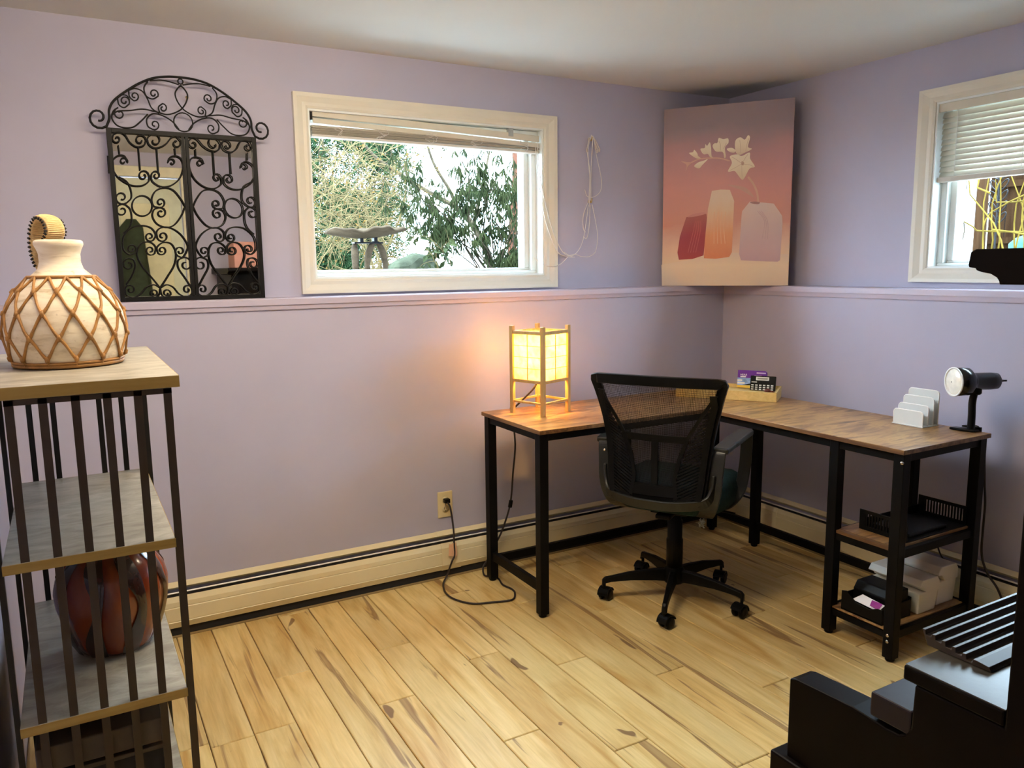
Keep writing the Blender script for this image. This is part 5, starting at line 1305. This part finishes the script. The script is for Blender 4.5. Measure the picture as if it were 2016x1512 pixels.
def needle2(lf, rr, p, d):
    a = Vector((rr.uniform(-1, 1), rr.uniform(-.6, .6), rr.uniform(-.3, .9))).normalized()
    for q in range(7):
        face_tri_leaf(lf, p + a * (q * .011), (a + Vector((rr.uniform(-.9, .9), rr.uniform(-.9, .9), rr.uniform(-.7, .7)))), (rr.uniform(-1, 1), -1, rr.uniform(-1, 1)), rr.uniform(.025, .045), .0075)
volume(t_, random.Random(31), [((-1.25, 3.4, 2.25), (.75, .35, .55)), ((-1.1, 3.4, 1.75), (.55, .35, .45)), ((-.75, 3.5, 2.35), (.55, .35, .40)), ((-.65, 3.4, 1.75), (.35, .3, .40)), ((-1.15, 3.3, 1.40), (.40, .3, .25))], 13000, needle2, m_ever, -.08, 2.6, (3.12, 3.9))
def twigs(name, label, base, boxes, n, m_b, seed, yr):
    """arching twigs that fork, grown from a few stems through the given boxes"""
    rr = random.Random(seed); t = thing(name, label, 'shrub', base); mb = MB(); bud = MB()
    for i in range(9):
        q = rr.choice(boxes); tip = Vector((rr.uniform(*q[0]), rr.uniform(*yr), rr.uniform(*q[1])))
        b0 = Vector(base) + Vector((rr.uniform(-.1, .1), rr.uniform(-.05, .05), 0)); mid = (b0 + tip) / 2 + Vector((rr.uniform(-.15, .15), 0, rr.uniform(.05, .25)))
        P = crom([b0, mid, tip], 6); mb.tube(P, [.011 - .0075 * k / 12 for k in range(len(P))], 6)
    for i in range(n):
        q = rr.choice(boxes); p = Vector((rr.uniform(*q[0]), rr.uniform(*yr), rr.uniform(*q[1]))); a = rr.uniform(-.9, 1.2) + (PI if rr.random() < .45 else 0)
        d = Vector((math.cos(a), rr.uniform(-.3, .3), math.sin(a))).normalized(); stp = rr.uniform(.035, .06); pts = [p.copy()]; w0 = rr.uniform(.0022, .0042)
        for k in range(9):
            d = (d + Vector((rr.uniform(-.25, .25), rr.uniform(-.15, .15), rr.uniform(-.30, .26)))).normalized(); p = p + d * stp
            p.y = min(max(p.y, yr[0]), yr[1]); p.z = max(p.z, 1.27); pts.append(p.copy())
            if rr.random() < .6:
                dq = (d + Vector((rr.uniform(-1, 1), rr.uniform(-.4, .4), rr.uniform(-.9, .9)))).normalized(); e = p + dq * rr.uniform(.05, .12); e2 = e + (dq + Vector((rr.uniform(-.5, .5), 0, rr.uniform(-.5, .5)))).normalized() * .05
                mb.tube([p.copy(), e, e2], [w0 * .6, w0 * .45, w0 * .3], 4)
                if rr.random() < .35: face_tri_leaf(bud, e2, dq, (0, -1, .3), rr.uniform(.02, .035), .012)
        mb.tube(pts, [w0 * (1 - .06 * k) for k in range(10)], 4)
    o = mb.build('branches', m_b, t); o['kind'] = 'stuff'; o = bud.build('buds', mat('ochre_buds', (.075, .042, .010), .9, spec=.1), t); o['kind'] = 'stuff'
twigs('twiggy_shrub', 'tan arching leafless twiggy shrub in front of the evergreen', (-1.0, 2.4, 1.26), [((-1.55, -.85), (1.30, 2.15)), ((-1.45, -.65), (1.65, 2.20)), ((-1.5, -1.0), (1.6, 2.0))], 165, m_twig, 5, (2.15, 2.7))
def droop2(lf, rr, p, d):
    n_ = rr.randint(5, 8); a0 = rr.uniform(0, 6); tl_ = Vector((rr.uniform(-.5, .5), rr.uniform(-.3, .3), 0))
    for k in range(n_):
        a = a0 + 2 * PI * k / n_; face_tri_leaf(lf, p, Vector((math.cos(a) * .40, math.sin(a) * .40, -rr.uniform(.7, 1.4))) + tl_, (math.cos(a), math.sin(a), .3), rr.uniform(.055, .115), .0085, .06)
t_ = shrub('drooping_leaf_shrub', 'dark shrub with curled hanging leaves at the right of the window', 'shrub', (-.55, 1.55, 1.26), 24, (.75, .22), .95, m_bark, .0062, m_rhodo, droop2, 21, 330, (1.33, 1.80))
o = volume(t_, random.Random(77), [((-.50, 1.6, 1.95), (.50, .22, .30)), ((-.75, 1.6, 1.72), (.40, .22, .25)), ((-.42, 1.55, 1.62), (.30, .2, .30)), ((-.90, 1.6, 1.60), (.28, .2, .16)), ((-.40, 1.5, 1.42), (.25, .2, .14))], 470, droop2, m_rhodo, .0, 5.0, (1.35, 1.80))
shrub('young_broadleaf_shrub', 'small broad-leaved green shrub beside the mossy rock', 'shrub', (-1.10, 1.15, 1.26), 5, (.22, .15), .36, m_twig, .0045, m_rhodo, broad, 4, 50, (1.06, 1.24))
tr = thing('bare_garden_tree', 'grey-brown forked tree trunk rising behind the drooping shrub', 'tree', (.15, 2.92, 1.255))
mb = MB()
CAMP = Vector((-3.0427, -3.0970, 1.3609))
def limb(pts, r0, r1): pts = [CAMP + (Vector(q) - CAMP) * 1.075 for q in pts]; P = crom(pts, 6); mb.tube(P, [r0 + (r1 - r0) * i / (len(P) - 1) for i in range(len(P))], 8)
limb([(-.06, 2.5, 1.25), (-.09, 2.5, 1.45), (-.22, 2.5, 1.68), (-.36, 2.5, 1.82)], .035, .022)
limb([(-.36, 2.5, 1.82), (-.60, 2.5, 1.93), (-.86, 2.5, 2.07), (-1.05, 2.5, 2.20), (-1.2, 2.5, 2.42)], .020, .010)
limb([(-.36, 2.5, 1.82), (-.42, 2.5, 1.95), (-.55, 2.5, 2.15), (-.62, 2.55, 2.45)], .017, .009)
limb([(-.22, 2.5, 1.68), (-.12, 2.55, 1.95), (.02, 2.6, 2.4)], .018, .008)
mb.build('trunk', m_bark, tr)
tr2 = thing('reddish_stem_tree', 'slim reddish-brown tree stem at the far right of the window', 'tree', (.66, 3.46, 1.255))
mb = MB(); limb([(.40, 3.0, 1.25), (.42, 3.0, 1.7), (.46, 3.0, 2.2), (.44, 3.0, 2.8)], .045, .03); mb.build('trunk', mat('reddish_bark', (.06, .024, .015), .9, spec=.04, var=.3), tr2)
# beyond the right window: white siding, cedar post, trellis and vines
sdg = thing('white_siding_wall', 'bright white panelled shed wall outside the right hand window', 'wall', (3.2, .9, 1.26))
for i in range(9):
    y0 = .366 + i * .19; MB().box((3.00, y0, 1.256), (3.03, y0 + .186, 3.4)).build('siding_panel', m_siding, sdg)
mb = MB(); rr = random.Random(8)
for y0 in (.52, .60, .78, .83): mb.tube(crom([(2.985, y0 + rr.uniform(-.02, .02) + .02 * k * .3, 1.27 + k * .16) for k in range(7)], 3), .004, 5)
tag(mb.build('bare_creeper', m_bark, None, 0, (2.985, .7, 1.26)), 'thin bare creeper stems climbing the white siding', 'vine')
tag(MB().box((2.88, .335, 1.256), (2.96, .385, 3.2)).build('cedar_post', m_fence, None, .004, (2.92, .36, 1.256)), 'slim brown cedar post at the end of the white siding', 'post')
dkf = thing('cedar_fence', 'brown cedar fence behind yellow vines outside the right window', 'fence', (3.6, 0, 1.256))
for i in range(17):
    y0 = .92 - i * .155; MB().box((3.70, y0 - .145, 1.256), (3.725, y0, 2.2 + .03 * (i % 3))).build('fence_board', m_fence, dkf)
for z in (1.5, 1.95): MB().box((3.66, -1.8, z), (3.70, .92, z + .05)).build('fence_rail', m_fence, dkf)
tl = thing('leaf_trellis', 'dark wire trellis with leaf-shaped loops beside the cedar post', 'trellis', (2.7, .1, 1.256))
MB().tube([(2.7, .120, 1.256), (2.7, .124, 2.1)], .006, 6).build('trellis_rod', m_black, tl)
for i in range(5):
    for s_ in (-1, 1):
        z = 1.66 + i * .075; c_ = Vector((2.7, .122 + s_ * .034, z)); dq = Vector((0, s_ * .6, .8)); 
        MB().tube([c_ + dq * .042 * math.cos(t) + Vector((0, .8, -s_ * .6)) * .017 * math.sin(t) for t in [2 * PI * k / 14 for k in range(14)]], .004, 5, True).build('leaf_loop', m_black, tl)
vn = thing('yellow_vine', 'tangle of yellow-green bare vine stems outside the right hand window', 'vine', (2.3, -.1, 1.256))
mb = MB(); rr = random.Random(13)
for i in range(34):
    y = rr.uniform(-.60, -.06); z = 1.256; x = 2.3 + rr.uniform(-.15, .25); d = Vector((0, rr.uniform(-.35, .35), 1)); p = Vector((x, y, z)); pts = [p.copy()]
    if i % 3 == 0: p.z = rr.uniform(1.3, 2.0); d = Vector((rr.uniform(-.2, .2), 1 if rr.random() < .5 else -1, rr.uniform(-.5, .5))); pts = [p.copy()]
    for k in range(8):
        d = (d + Vector((rr.uniform(-.1, .1), rr.uniform(-.22, .22), rr.uniform(-.15, .15)))).normalized(); p = p + d * .12; p.z = max(1.26, p.z); p.y = min(p.y, -.02); pts.append(p.copy())
    mb.tube(pts, [.0065 * (1 - .07 * k) for k in range(9)], 5)
v_ = mb.build('vine_stems', m_yvine, vn); v_['kind'] = 'stuff'
tb = MB().lathe([(.10, 0), (.13, .05), (.14, .22), (.10, .26), (.05, .28)], (2.9, -.02, 1.257), 20)
tag(tb.build('teal_garden_tub', m_teal, None, 0, (2.9, -.02, 1.257)), 'teal plastic tub outside the right window by the fence', 'tub')
